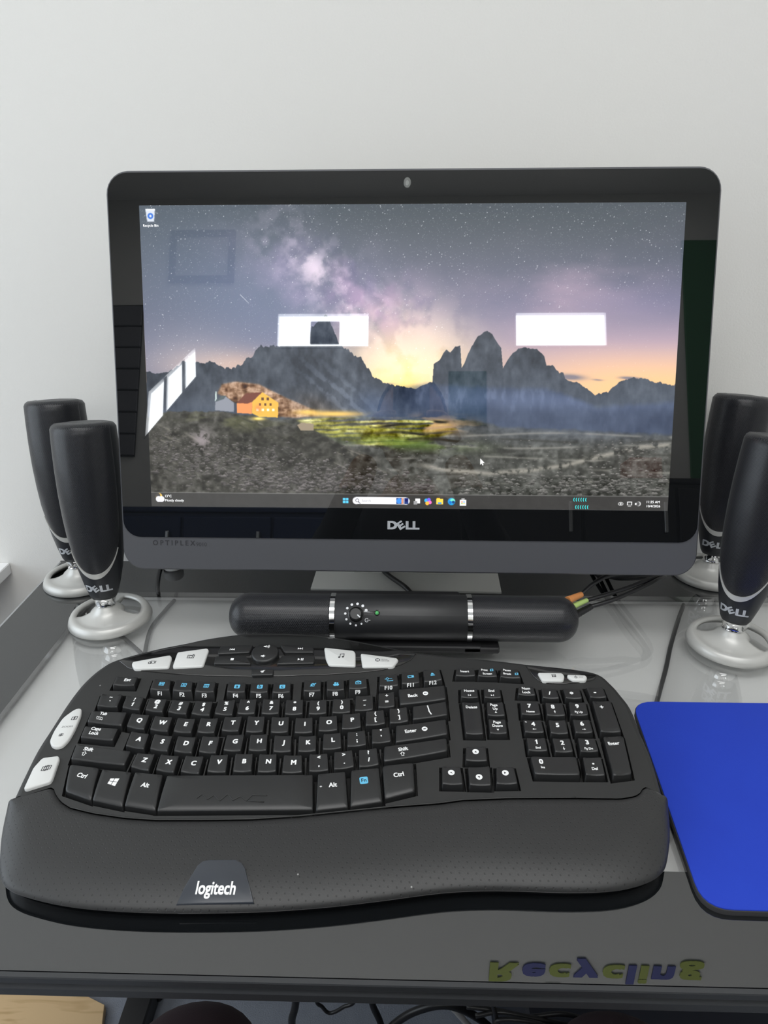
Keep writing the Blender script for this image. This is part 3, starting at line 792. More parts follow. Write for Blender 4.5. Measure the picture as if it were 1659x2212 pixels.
# the picture on the screen
IW, IH = 1280, 720
def vnoise(cells, seed, ax=1.0):
    rs = np.random.RandomState(seed)
    ny, nx = max(2, int(cells)), max(2, int(cells * 16 / 9 * ax))
    gr = rs.rand(ny + 2, nx + 2)
    yy = np.linspace(0, ny, IH, endpoint=False); xx = np.linspace(0, nx, IW, endpoint=False)
    y0, x0 = yy.astype(int), xx.astype(int)
    fy, fx = yy - y0, xx - x0
    fy, fx = fy * fy * (3 - 2 * fy), fx * fx * (3 - 2 * fx)
    r0 = gr[y0][:, x0] * (1 - fx) + gr[y0][:, x0 + 1] * fx
    r1 = gr[y0 + 1][:, x0] * (1 - fx) + gr[y0 + 1][:, x0 + 1] * fx
    return r0 * (1 - fy)[:, None] + r1 * fy[:, None]


def fbm(cells, seed, octv=5, ax=1.0, gain=.5):
    o, a, s = 0, 1, 0
    for k in range(octv):
        o = o + a * vnoise(cells * 2 ** k, seed + 17 * k, ax); s += a; a *= gain
    return o / s


UU, VV = np.meshgrid((np.arange(IW) + .5) / IW, (np.arange(IH) + .5) / IH)
PIC = np.zeros((IH, IW, 3))


def c3(r, g_, b): return np.array([r, g_, b]) / 255.0


def blend(mask, col):
    global PIC
    m = np.clip(mask, 0, 1)[..., None]
    PIC = PIC * (1 - m) + col * m


def smooth(a, b, x):
    t = np.clip((x - a) / (b - a), 0, 1); return t * t * (3 - 2 * t)


def below(pts, rough=0.0, seed=0, soft=.002):
    """mask of everything under a contour"""
    p = sorted(pts)
    h = np.interp(UU[0], [q[0] for q in p], [q[1] for q in p])
    if rough:
        h = h + (fbm(40, seed, 4)[10] - .5) * rough
    return smooth(-soft, soft, VV - h[None, :])


def poly_mask(pts, soft=0):
    xs = [p[0] for p in pts]; ys = [p[1] for p in pts]
    m = np.zeros((IH, IW), bool)
    j = len(pts) - 1
    for i in range(len(pts)):
        (xi, yi), (xj, yj) = pts[i], pts[j]
        if yi != yj:
            m ^= ((yi > VV) != (yj > VV)) & (UU < (xj - xi) * (VV - yi) / (yj - yi) + xi)
        j = i
    m = m.astype(float)
    for k in range(soft):
        m = (m + np.roll(m, 1, 0) + np.roll(m, -1, 0) + np.roll(m, 1, 1) + np.roll(m, -1, 1)) / 5
    return m


def gauss(u, v, su, sv, rot=0.0):
    a = math.radians(rot)
    du, dv = (UU - u) * 16 / 9, VV - v
    x, y = du * math.cos(a) + dv * math.sin(a), -du * math.sin(a) + dv * math.cos(a)
    return np.exp(-(x / su) ** 2 - (y / sv) ** 2)


# sky
t = smooth(0, .8, VV / .6)
PIC = (1 - t)[..., None] * c3(70, 77, 84) + t[..., None] * c3(118, 116, 146)
blend(gauss(.02, .25, .5, .7) * .55, c3(82, 92, 102))
blend(gauss(.22, .30, .4, .2, 15) * .6, c3(100, 114, 140))
n1 = fbm(5, 3, 7); n2 = fbm(9, 8, 7); n3 = fbm(16, 28, 6)
band = np.exp(-((((UU - .27) * 16 / 9) * .69 - (VV - .12) * .72) / .14) ** 2)
blend(band * smooth(.36, .66, n1) * smooth(.02, .25, VV) * .9, c3(158, 146, 178))
n4 = fbm(34, 128, 5)
blend(gauss(.325, .205, .06, .04, 55) * smooth(.34, .66, .6 * n3 + .4 * n4) * .95, c3(226, 214, 220))
blend(gauss(.385, .30, .09, .045, 55) * smooth(.34, .68, .6 * n3 + .4 * n4) * .9, c3(214, 198, 212))
blend(gauss(.27, .16, .10, .05, 35) * smooth(.38, .7, .5 * n2 + .5 * n4) * .45, c3(160, 152, 172))
blend(band * smooth(.44, .70, .5 * n3 + .5 * n4) * gauss(.40, .30, .35, .16, 45) * .55, c3(206, 190, 214))
blend(band * smooth(.5, .36, n4) * gauss(.42, .33, .3, .12, 45) * .35, c3(84, 82, 118))
blend(gauss(.46, .36, .22, .12, 40) * smooth(.35, .65, n2) * .85, c3(178, 148, 184))
blend(gauss(.49, .40, .12, .05, 62) * smooth(.48, .66, n3) * .8, c3(92, 80, 114))
blend(gauss(.43, .27, .12, .03, 50) * smooth(.5, .68, n3) * .6, c3(92, 90, 124))
nc = fbm(6, 41, 6, .5)
blend(gauss(.78, .27, .35, .12, -14) * smooth(.3, .7, nc) * .8, c3(162, 142, 160))
blend(gauss(.84, .38, .3, .08, -10) * .6 * smooth(.35, .6, fbm(7, 77, 6, .35)), c3(130, 122, 150))
# dusk glow
blend(smooth(.28, .56, VV) * smooth(.40, .9, UU) * .85, c3(218, 178, 174))
blend(smooth(.42, .60, VV) * smooth(.5, .95, UU) * .85, c3(242, 190, 124))
blend(gauss(.5, .55, .24, .15) * .95, c3(255, 226, 160))
blend(gauss(.47, .60, .12, .05) * .9, c3(255, 220, 120))
blend(gauss(.5, .46, .17, .14) * .6 * smooth(.3, .6, n3), c3(250, 226, 208))
blend(gauss(.16, .52, .2, .05) * .8, c3(214, 176, 152))
blend(gauss(.09, .5, .2, .1) * .45, c3(180, 170, 174))
blend(smooth(.54, .66, fbm(4, 90, 6, .18)) * smooth(.44, .5, VV) * smooth(.66, .8, UU) * .6, c3(158, 138, 140))
for u, v, su, sv in ((.805, .553, .045, .009), (.915, .556, .035, .005), (.455, .575, .03, .003), (.95, .575, .03, .004), (.86, .562, .02, .003)):
    blend(gauss(u, v, su, sv, 3) * 1.3 * smooth(.2, .5, fbm(30, 200, 3, .3)), c3(124, 116, 124))
# stars
rs = np.random.RandomState(11)
for k in range(9000):
    u, v = rs.rand(), rs.rand() ** 1.3 * .56
    b = .14 + .5 * rs.rand() ** 3
    if k < 420: b = .7 + .3 * rs.rand()
    if v > .33 and u > .6: b *= .35
    i, j = int(v * IH), int(u * IW)
    PIC[i, j] += (1 - PIC[i, j]) * b
    if k < 420 and j + 1 < IW:
        PIC[i, j + 1] += (1 - PIC[i, j + 1]) * b * .7; PIC[i + 1, j] += (1 - PIC[i + 1, j]) * b * .6
for k in range(70):   # shooting star
    i, j = int((.285 + .0004 * k) * IH), int((.185 + .00023 * k) * IW)
    PIC[i, j] += (1 - PIC[i, j]) * .35

# mountains
def ridged(cells, seed, octv, ax): return 1 - abs(2 * fbm(cells, seed, octv, ax) - 1)
nr = fbm(10, 21, 7, .9); nf = fbm(60, 33, 4); ns = fbm(26, 55, 6, 2.4)
g1 = ridged(60, 301, 3, .55); g2 = ridged(34, 303, 4, .4)
jag = ((fbm(55, 4, 3)[10] - .5) * .022 + (np.abs(fbm(80, 5, 2)[20] - .5)) * -.03) * np.interp(UU[0], [0, .1, .2, .3, .36, .45, .5, .54, .78, .8, 1], [.4, .6, 1, .8, .9, 1, .3, .35, .35, .5, .6])
m_ridge = smooth(-.0012, .0012, VV - (np.interp(UU[0], [q[0] for q in sorted(RIDGE)], [q[1] for q in sorted(RIDGE)]) + jag)[None, :])
blend(m_ridge, c3(52, 59, 70) + (nr - .5)[..., None] * .26 + (ns - .5)[..., None] * .16 + (nf - .5)[..., None] * .08)
blend(m_ridge * smooth(.60, .70, VV) * .35, c3(84, 100, 124))
blend(m_ridge * smooth(.48, .62, VV) * smooth(.52, .62, UU) * .3, c3(98, 108, 124))
dg_ = ridged(30, 61, 5, 1.0)
xs_, ys_ = (UU - .3) * 16 / 9, VV - .6
rotn = fbm(22, 63, 5, .35)
ra = math.radians(42)
rx, ry = ((UU * 16 / 9) * math.cos(ra) + VV * math.sin(ra)), (-(UU * 16 / 9) * math.sin(ra) + VV * math.cos(ra))
scree = np.sin(ry * 170 + 5 * (nr - .5)) * .22 + .18 + nf * .65
blend(m_ridge * smooth(.45, .75, scree) * gauss(.385, .635, .16, .06, 36) * .5, c3(118, 127, 143))
blend(m_ridge * gauss(.44, .655, .07, .05, 30) * .55, c3(66, 84, 116))
blend(m_ridge * gauss(.07, .64, .12, .05) * .4, c3(60, 66, 78))
m_sl = below(SLOPE, .012, 6, .012) * smooth(.40, .60, UU)
blend(m_sl * .9, c3(62, 74, 98) + (nr - .5)[..., None] * .22 + (ns - .5)[..., None] * .08)
blend(gauss(.78, .63, .42, .03) * .45 * m_sl, c3(100, 114, 148))
blend(m_sl * smooth(.5, .75, ns) * gauss(.62, .62, .5, .04) * .35, c3(110, 122, 150))
# valley floor
m_v = below(VALLEY, .014, 9, .008)
blend(m_v, c3(52, 53, 49) + (nf - .5)[..., None] * .34 + (nr - .5)[..., None] * .22 + (g2 - .6)[..., None] * .16)
blend(m_v * gauss(.85, .72, .5, .05) * .6, c3(88, 97, 114))


def stones(n, seed, fu, fv, size, mask_fn, c_hi, c_lo):
    '''scatter small rounded stones, lit from above'''
    rs2 = np.random.RandomState(seed)
    for _ in range(n):
        u, v = fu(rs2), fv(rs2)
        if not (0.004 < u < .996 and .6 < v < .95) or rs2.rand() > mask_fn(u, v): continue
        r = size * (.4 + 1.2 * rs2.rand() ** 2) * (.45 + 1.1 * max(0, (v - .68) / .27))
        x0, y0 = int(u * IW), int(v * IH)
        w = max(1, int(r * IH * 1.5)); h = max(1, int(r * IH * .8))
        yy, xx = np.mgrid[-h - 1:h + 2, -w - 1:w + 2]
        sl = (slice(max(0, y0 - h - 1), y0 + h + 2), slice(max(0, x0 - w - 1), x0 + w + 2))
        if PIC[sl].shape[:2] != yy.shape: continue
        a = rs2.rand() * 6
        e = (xx / (w + .4)) ** 2 + (yy / (h + .4)) ** 2 + .25 * np.sin(3 * np.arctan2(yy, xx) + a)
        m = np.clip((1.1 - e) * 2, 0, 1)[..., None] * (.55 + .45 * rs2.rand())
        k = np.clip(.5 - yy / (2 * h + 1.0), 0, 1)[..., None]
        tone = .75 + .35 * rs2.rand()
        PIC[sl] = PIC[sl] * (1 - m) + (c_hi * k + c_lo * (1 - k)) * tone * m


for k in range(9):     # grassy terraces of the valley as thin broken bands
    vv_ = .745 + .02 * k + .006 * np.sin(UU * 14 + k * 2.1)
    blend(m_v * np.exp(-((VV - vv_) / .004) ** 2) * smooth(.46, .62, fbm(9 + k, 500 + k, 4, .8)) * .5, c3(34, 34, 30) if k % 2 else c3(150, 148, 140))
stones(3400, 71, lambda r: .48 + .52 * r.rand(), lambda r: .70 + .25 * r.rand(), .0034, lambda u, v: (v > .76) * (.10 + .5 * (v > .88) * (u > .6) + .25 * (u > .85)), c3(152, 150, 146), c3(38, 38, 36))
# lit rocks by the huts, meadow
blend(poly_mask(HOUSE['rocks'], 8) * (1 - .0 * nf), c3(112, 80, 56) + (ns - .5)[..., None] * .7 + (g1 - .6)[..., None] * .5)
blend(gauss(.33, .655, .08, .035, 20) * .6, c3(92, 80, 70) + (ns - .5)[..., None] * .6)
lay = np.sin((VV + .05 * (UU - .4) + .012 * (n3 - .5)) * 420) * .5 + .5
mm_ = poly_mask(MEADOW, 16) * smooth(.20, .5, .6 * fbm(20, 400, 5, .3) + .25 * lay)
blend(mm_, c3(126, 122, 48) + (nf - .5)[..., None] * .7 + (fbm(30, 15, 5, .3) - .5)[..., None] * 1.1)
blend(gauss(.36, .678, .10, .010) * smooth(.35, .6, fbm(34, 401, 5, .3)), c3(236, 190, 96))
blend(gauss(.31, .672, .04, .008) * .8, c3(244, 200, 96))
blend(gauss(.40, .735, .11, .018, 4) * smooth(.42, .62, fbm(36, 402, 5, .28)), c3(172, 170, 50))
blend(gauss(.55, .715, .12, .028) * .85 * smooth(.44, .6, fbm(34, 19, 5, .28)), c3(206, 164, 118))
blend(gauss(.50, .775, .2, .022, 3) * .75 * smooth(.44, .62, fbm(30, 39, 5, .28)), c3(88, 112, 46))
for k, (uu_, vv_, su_) in enumerate(((.45, .716, .12), (.52, .742, .13), (.40, .702, .07), (.58, .765, .10), (.47, .762, .12), (.56, .70, .07))):
    blend(gauss(uu_, vv_ + .004 * np.sin(UU * 60 + k), su_, .005) * smooth(.40, .6, fbm(22, 600 + k, 4, .6)) * 1.1, c3(36, 35, 28))
# near hillside
m_h = below(HILL, .014, 12, .003) * smooth(.475, .43, UU)
m_h = np.maximum(m_h, below([(0, .72), (.30, .735), (.40, .80), (.50, .92), (.62, 1.0), (1, 1.05)], .03, 14, .008))
blend(m_h, c3(50, 49, 44) + (nf - .5)[..., None] * .30 + (nr - .5)[..., None] * .22 + (g1 - .6)[..., None] * .14)
blend(m_h * gauss(.15, .70, .2, .03, 8) * smooth(.4, .6, fbm(30, 403, 3, .3)) * .6, c3(96, 98, 62))
for k in range(60):    # rock ledges running down the hillside
    uu_, vv_ = rs.rand() * .55, .70 + .24 * rs.rand()
    blend(m_h * gauss(uu_, vv_, .02 + .05 * rs.rand(), .002 + .003 * rs.rand(), 20 + 10 * rs.rand()) * smooth(.35, .6, nf) * .6, c3(30, 30, 27) if k % 2 else c3(118, 114, 104))
stones(4200, 72, lambda r: .55 * r.rand() ** 1.1, lambda r: .72 + .225 * r.rand(), .0036, lambda u, v: float(np.clip(.9 * math.exp(-(((v - .80 - .30 * u) / .055) ** 2)) + .9 * math.exp(-((u - .34) / .13) ** 2 - ((v - .92 - .12 * (u - .34)) / .045) ** 2) + .02, 0, 1)), c3(136, 131, 130), c3(34, 32, 31))
blend(gauss(.105, .765, .035, .035, 30) * smooth(.35, .6, nf), c3(136, 128, 130))
# rubble at lower right, path
pu = sorted(PATH)
ph = np.interp(UU[0], [p[0] for p in pu], [p[1] for p in pu])[None, :]
blend(np.exp(-((VV - ph - .004) / .008) ** 2) * smooth(.5, .56, UU) * .75 * smooth(.25, .5, nf), c3(150, 146, 136))
# the huts
for nm, col in (('wall', c3(222, 172, 70)), ('side', c3(226, 140, 84)), ('roof', c3(106, 58, 46)), ('white', c3(132, 136, 146)), ('wroof', c3(76, 88, 92)), ('chim', c3(190, 205, 200)), ('hut', c3(142, 128, 108))):
    blend(poly_mask(HOUSE[nm], 1), col)
wx0, wx1 = HOUSE['wall'][0][0], HOUSE['wall'][2][0]
wy0, wy1 = HOUSE['wall'][1][1], HOUSE['wall'][4][1]
for rr_, cc_ in ((.28, 2), (.5, 3), (.72, 4)):
    for k in range(cc_):
        fu = .5 + (k - (cc_ - 1) / 2) * .2
        blend(((abs(UU - (wx0 + (wx1 - wx0) * fu)) < .0022) & (abs(VV - (wy0 + (wy1 - wy0) * rr_)) < .0045)).astype(float), c3(250, 240, 200) if rr_ > .6 else c3(96, 62, 40))
blend(gauss(.215, .695, .022, .006), c3(255, 224, 120))
blend(gauss(.215, .66, .012, .012) * .6, c3(255, 120, 80))

# task bar
TBV = BAR['top'][1]
tb = (VV > TBV).astype(float)
blend(tb * .92, c3(58, 57, 56))
blend((abs(VV - TBV) < .0018).astype(float) * .7, c3(120, 120, 118))


def disc(u, v, r, col, k=1.0, rv=None):
    x, y = (UU - u) * 16 / 9, VV - v
    blend(smooth(1.15, .85, np.sqrt((x / r) ** 2 + (y / (rv or r)) ** 2)) * k, col)


def rect(u, v, w, h, col, k=1.0):
    blend(((abs(UU - u) < w / 2 / 16 * 9) & (abs(VV - v) < h / 2)).astype(float) * k, col)


B = BAR
(u, v) = B['wx']
disc(u - .002, v - .006, .011, c3(236, 190, 90)); disc(u - .004, v - .009, .008, c3(70, 68, 66)); disc(u - .003, v + .004, .010, c3(232, 232, 240)); disc(u + .003, v + .004, .010, c3(238, 238, 246)); rect(u, v + .008, .02, .012, c3(232, 232, 240))
(u, v) = B['start']
for dx in (-1, 1):
    for dy in (-1, 1): rect(u + dx * .0028, v + dy * .005, .0088, .0088, c3(92, 196, 240))
su0, sv0 = B['sl']; su1, sv1 = B['sr']; sv_ = (sv0 + sv1) / 2
hh = .0125
for uu_ in (su0 + hh * 9 / 16, su1 - hh * 9 / 16): disc(uu_, sv_, hh, c3(238, 238, 244))
blend(((UU > su0 + hh * 9 / 16) & (UU < su1 - hh * 9 / 16) & (abs(VV - sv_) < hh)).astype(float), c3(238, 238, 244))
(u, v) = (B['sl'][0] + .009, sv_)
disc(u, v - .001, .0062, c3(60, 60, 66)); disc(u, v - .001, .0046, c3(238, 238, 244))
for k in range(6): rect(u + .0025 + .0006 * k, v + .004 + .001 * k, .002, .002, c3(60, 60, 66))
(u, v) = B['spic']
blend(((abs(UU - u) < .0115) & (abs(VV - sv_) < .0105)).astype(float), c3(40, 60, 120))
disc(u - .006, sv_, .0095, c3(70, 140, 220)); rect(u, sv_, .006, .021, c3(240, 150, 110)); rect(u + .003, sv_, .003, .021, c3(230, 220, 220)); disc(u + .008, sv_ - .003, .005, c3(30, 30, 90))
(u, v) = B['i1']; rect(u + .002, v - .002, .016, .017, c3(240, 240, 240)); rect(u - .0025, v + .004, .012, .012, c3(150, 150, 152))
(u, v) = B['i2']
for k, cc in enumerate((c3(60, 170, 230), c3(120, 100, 240), c3(240, 110, 190), c3(250, 180, 70))): disc(u + (-.003, .002, .004, -.001)[k], v + (-.004, -.006, .003, .006)[k], .0065, cc)
(u, v) = B['i3']; rect(u, v, .024, .019, c3(250, 205, 80)); rect(u - .003, v - .011, .010, .004, c3(240, 180, 50)); rect(u, v + .006, .012, .006, c3(60, 140, 220))
(u, v) = B['i4']; disc(u, v, .0125, c3(40, 150, 215)); disc(u + .002, v - .002, .0085, c3(110, 220, 190)); disc(u + .0035, v + .002, .005, c3(30, 70, 130)); disc(u - .002, v + .003, .005, c3(30, 110, 200))
(u, v) = B['i5']; rect(u, v + .001, .021, .020, c3(236, 236, 236)); rect(u, v - .012, .010, .003, c3(220, 220, 220))
for dx in (-1, 1):
    for dy in (-1, 1): rect(u + dx * .0018, v + .001 + dy * .0032, .004, .004, [c3(220, 90, 60), c3(120, 180, 70), c3(60, 140, 210), c3(240, 190, 60)][(dx + 1) + (dy + 1) // 2])
(u, v) = B['v1']; disc(u, v, .009, c3(225, 225, 225), 1, .006); disc(u, v, .007, c3(60, 60, 60), 1, .004); disc(u, v, .003, c3(225, 225, 225))
(u, v) = B['v2']; rect(u, v - .001, .016, .013, c3(235, 235, 235)); rect(u, v - .001, .012, .009, c3(70, 70, 70)); rect(u, v + .008, .010, .002, c3(235, 235, 235))
(u, v) = B['v3']; rect(u - .003, v, .006, .006, c3(240, 240, 240)); rect(u - .001, v, .003, .012, c3(240, 240, 240)); disc(u + .002, v, .008, c3(240, 240, 240), .8); disc(u + .0005, v, .007, c3(70, 70, 70), .9); rect(u - .003, v, .006, .006, c3(240, 240, 240))
# desktop icon: waste basket
(u, v) = B['bin']
blend(poly_mask([(u - .009, v - .018), (u + .009, v - .018), (u + .0065, v + .02), (u - .0065, v + .02)], 1), c3(200, 206, 216))
disc(u, v + .002, .0095, c3(60, 110, 200)); disc(u, v + .002, .004, c3(200, 206, 216))
blend(((abs(UU - u) < .0092) & (abs(VV - v + .018) < .002)).astype(float), c3(240, 242, 246))
# pointer
(u, v) = B['cur']
blend(poly_mask([(u, v), (u, v + .022), (u + .0028, v + .017), (u + .005, v + .024), (u + .0066, v + .0225), (u + .0045, v + .016), (u + .0085, v + .0155)], 0), c3(245, 245, 245))

PIC = np.clip(PIC, 0, 1)
img = bpy.data.images.new('desktop_wallpaper', IW, IH, alpha=False)
buf = np.ones((IH, IW, 4), np.float32)
buf[..., :3] = PIC[::-1]
img.pixels.foreach_set(buf.ravel())
img.update()
img.pack()
SCREEN = M('lit_screen', (.004, .004, .004), .015, ior=1.65)
nt = SCREEN.node_tree
ti = nt.nodes.new('ShaderNodeTexImage'); ti.image = img; ti.interpolation = 'Cubic'
b = nt.nodes['Principled BSDF']
nt.links.new(ti.outputs[0], b.inputs['Emission Color'])
b.inputs['Emission Strength'].default_value = 1.0
screen = mk('screen', [mp3(-SX, 0, 1.4), mp3(SX, 0, 1.4), mp3(SX, SY, 1.4), mp3(-SX, SY, 1.4)], [(0, 1, 2, 3)], SCREEN, mon, uv=[(0, 0), (1, 0), (1, 1), (0, 1)], label='lit screen with a mountain wallpaper and a task bar')
LIT = emissive('lit_screen_text', (.95, .96, .97), 1.0)
LITG = emissive('lit_grey_text', (.25, .25, .27), 1.0)
LITT = emissive('lit_teal_text', (.05, .62, .62), 1.0)


def stext(s, key, cap, mat=LIT, align='c', bold=.01, du=0, dv=0, name='screen_text'):
    u, v = BAR[key]
    return text_on(name, s, mp3((u - .5) * 509.2 + du, (1 - v) * 286.4 + dv, 1.6), MU, MV, cap, mat, screen, align, bold)


stext('Recycle Bin', 'binl', 2.2)
stext('13°C', 't13', 2.3, align='l'); stext('Mostly cloudy', 'tmc', 2.3, align='l', dv=0)
stext('Search', 'stx', 2.3, LITG, 'l', 0)
stext('11:25 AM', 'tm', 2.3, align='r'); stext('10/4/2026', 'dt', 2.3, align='r')
stext('( ( ( ( ( (', 'b1', 2.6, LITT, bold=.05); stext('( ( ( ( ( (', 'b2', 2.6, LITT, bold=.05)

# camera lens, logo, model name
cu, cv_ = -1.6, 305.0
slab_r = [(cu + 3.6 * math.cos(a), cv_ + 5.0 * math.sin(a)) for a in [2 * math.pi * k / 24 for k in range(24)]]
LENS = M('grey_camera_lens', (.10, .105, .10), .25)
g = G(); a = g.ring([mp3(x, y, 1.3) for x, y in slab_r]); b_ = g.ring([mp3(x, y, 2.0) for x, y in inset2(slab_r, .5)]); g.bridge(a, b_); g.cap(b_)
g.build('webcam', LENS, mon)
g = G(); a = g.ring([mp3(cu + 1.6 * math.cos(k), cv_ - .5 + 2.6 * math.sin(k), 2.05) for k in [2 * math.pi * q / 16 for q in range(16)]]); b_ = g.ring([mp3(cu + 1.3 * math.cos(k), cv_ - .5 + 2.3 * math.sin(k), 2.3) for k in [2 * math.pi * q / 16 for q in range(16)]]); g.bridge(a, b_); g.cap(b_)
g.build('webcam_lens', M('pale_lens', (.2, .21, .2), .15), mon)


def logo(o, xd, yd, nz, cap, mat, parent, lift=.2, warp=None, local=False):
    """the maker's four letters, the second one tipped on its corner"""
    o, xd, yd, nz = Vector(o), Vector(xd), Vector(yd), Vector(nz)
    V, F = [], []
    items = [('D', -1.55, 0, 1.0), ('E', -.43, 33, .95), ('L', .70, 0, 1.0), ('L', 1.62, 0, 1.0)]
    for ch, cx, rot, sc in items:
        v2, f2, w = text2d(ch, .06)
        k = len(V)
        a = math.radians(rot)
        for x, y, lay in v2:
            x, y = x * 1.22 * sc, (y - .5) * sc
            x, y = x * math.cos(a) - y * math.sin(a), x * math.sin(a) + y * math.cos(a)
            px, py = (x + cx) * cap, y * cap
            if warp: V.append(warp(px, py, .015 * lay))
            else: V.append(tuple(o + xd * px + yd * py + nz * (lift + .015 * lay)))
        F += [tuple(i + k for i in f) for f in f2]
    return mk('logo', V, F, mat, parent, local=local)


logo(mp3(-2.2, -16.8, 1.4), MU, MV, MN, 7.4, LOGOSILVER, mon)
text_on('model_text', 'O P T I P L E X', mp3(-255.5, -37.4, 0), MU, MV, 5.0, DARKINK, mon, 'l', .03, .93, .15)
text_on('model_text', '9010', mp3(-200.5, -38.6, 0), MU, MV, 3.8, DARKINK, mon, 'r', 0, 1.0, .15)
# stand: plate on the desk, upright behind the screen
sp = [(-108.5, 731), (113.5, 727), (115, 800), (-106, 800)]
slab('stand_foot', sp, 0, 3.2, STANDP, mon, .8)
g = G()
q0 = [(-60, 770, 3), (62, 768, 3), (62, 782, 3), (-60, 784, 3)]
q1 = [(-55, 730, 240), (58, 728, 240), (58, 742, 240), (-55, 744, 240)]
a = g.ring(q0); b_ = g.ring(q1); g.bridge(a, b_); g.cap(a, True); g.cap(b_)
g.build('stand_neck', STANDP, mon)
cable('power_cord', [(-44, 800, 6.6), (-30, 779, 6.6), (-16, 755, 6.4), (0, 733, 6.4), (8, 722, 4), (14, 708, 3.4), (22, 690, 3.4), (30, 672, 3.4)], 2.9, CABLEB, 'black cord crossing the grey foot of the computer behind the soundbar')

# ------------------------------------------------------------------ the soundbar
BC = Vector((-.8, 622.0, 33.0))
bd = Vector((1, -.005, 0)).normalized()
HALF, RAD = 175.5, 23.0
bar = empty('soundbar', (BC.x, BC.y, 0), 'black soundbar with mesh ends and a dial, lying before the computer', 'speaker')
fr = Vector((0, -math.cos(math.radians(36)), math.sin(math.radians(36))))   # the face with the dial
upv = bd.cross(fr); 
if upv.z < 0: upv = -upv


def barpt(s, ang, r):
    """s along the bar, angle round the axis (0 = the dial face, + upwards)"""
    a = math.radians(ang)
    return BC + bd * s + fr * (r * math.cos(a)) + upv * (r * math.sin(a))


NB = 40
def bar_part(name, ss, mat, smoothang=50):
    g = G(); uvs = []
    rs = []
    for s, r in ss:
        ring = []
        for k in range(NB + 1):
            ang = 360 * k / NB
            ring.append(tuple(barpt(s, ang, r))); uvs.append((s, 2 * math.pi * RAD * k / NB))
        rs.append(g.ring(ring))
    for a, b in zip(rs, rs[1:]): g.bridge(a, b, False)
    return g.build(name, mat, bar, smoothang, uv=uvs)


def cap_prof(s0, sgn):
    L = 20.0
    return [(s0 + sgn * L * math.sin(math.radians(t)), max(.05, RAD * (math.cos(math.radians(t)) ** .8))) for t in (0, 15, 30, 45, 58, 70, 79, 86, 90)]


sL, sR = -69.5, 66.5
bar_part('mesh_grille', [(sL - 3.2, RAD - .3)] + [(-HALF + 20 + (sL - 3.2 + HALF - 20) * (1 - t), RAD) for t in (.02, .5, 1)] + cap_prof(-HALF + 20, -1)[1:], GRILLEBAR)
bar_part('mesh_grille', [(sR + 3.2, RAD - .3)] + [(sR + 3.2 + (HALF - 20 - sR - 3.2) * t, RAD) for t in (.02, .5, 1)] + cap_prof(HALF - 20, 1)[1:], GRILLEBAR)
bar_part('centre_body', [(sL + 2, RAD - .2), (sL + 2.6, RAD + .3), (sR - 2.6, RAD + .3), (sR - 2, RAD - .2)], M('black_soundbar_body', (.014, .0145, .016), .42, bump=(1500, .05, .0002)))
for s in (sL, sR):
    bar_part('chrome_band', [(s - 3.2, RAD - .5), (s - 2.4, RAD + .9), (s + 2.4, RAD + .9), (s + 3.2, RAD - .5)], CHROME, 25)
# dial
kc = 1.0
DS, DA = -45.5, 2.0
nd = (barpt(DS, DA, 10) - barpt(DS, DA, 0)).normalized()
td = barpt(DS, DA + 90, 1) - BC - bd * DS
o = barpt(DS, DA, RAD + .2)


def dialring(r, d, n=28): return [tuple(o + nd * d + bd * (r * math.cos(2 * math.pi * k / n)) + td * (r * math.sin(2 * math.pi * k / n))) for k in range(n)]


g = G(); rs_ = [g.ring(dialring(r, d)) for r, d in ((7.6, -1.0), (7.6, .5), (7.0, .8), (6.6, .2))]
for a, b_ in zip(rs_, rs_[1:]): g.bridge(a, b_)
g.build('dial_ring', GLOSSP, bar, 40)
g = G(); rs_ = [g.ring(dialring(r, d)) for r, d in ((6.2, -.5), (6.0, 4.6), (5.2, 5.6))]
for a, b_ in zip(rs_, rs_[1:]): g.bridge(a, b_)
g.cap(rs_[-1])
kn = g.build('dial_knob', KEYP, bar, 40)
g = G(); pa = [o + nd * 5.75 + bd * x + td * y for x, y in ((1.2, -1.4), (2.0, -.6), (4.8, -3.0), (4.0, -3.8))]
a = g.ring([tuple(p) for p in pa]); b_ = g.ring([tuple(p + nd * .25) for p in pa]); g.bridge(a, b_); g.cap(b_)
g.build('pointer', DIALINK, kn)
for k in range(10):
    a0 = math.radians(22 + k * 31)
    rr_ = .95 + .55 * (1 - k / 9)
    cdot = (10.6 * math.cos(a0), 10.6 * math.sin(a0))
    g = G()
    lift = lambda x, y: o + bd * x + td * y + nd * (math.sqrt(max((RAD + .3) ** 2 - y * y, 0)) - RAD + .12)
    a = g.ring([tuple(lift(cdot[0] + rr_ * math.cos(t), cdot[1] + rr_ * math.sin(t))) for t in [2 * math.pi * q / 12 for q in range(12)]])
    g.cap(a); g.build('dial_dot', DIALINK, bar)
g = G()
seg = [lift(10.6 + 1.7 * math.cos(math.radians(t)), -5.6 + 1.7 * math.sin(math.radians(t))) + nd * .1 for t in range(40, 321, 20)]
g.tube(seg, .3, 5); g.tube([lift(10.6, -5.6) + nd * .1, lift(14.2, -5.6) + nd * .1], .3, 5); g.build('power_mark', DIALINK, bar)
g = G(); g.tube([lift(7.6, 2.6), lift(19, 2.0)], .55, 6); g.build('groove', GLOSSP, bar)
o2 = barpt(DS + 20.5, DA + 4, RAD + .2)
g = G(); rs_ = [g.ring([tuple(o2 + nd * d + bd * (r * math.cos(2 * math.pi * k / 20)) + td * (r * math.sin(2 * math.pi * k / 20))) for k in range(20)]) for r, d in ((3.0, -.8), (3.0, .3), (2.4, .5), (2.0, .1))]
for a, b_ in zip(rs_, rs_[1:]): g.bridge(a, b_)
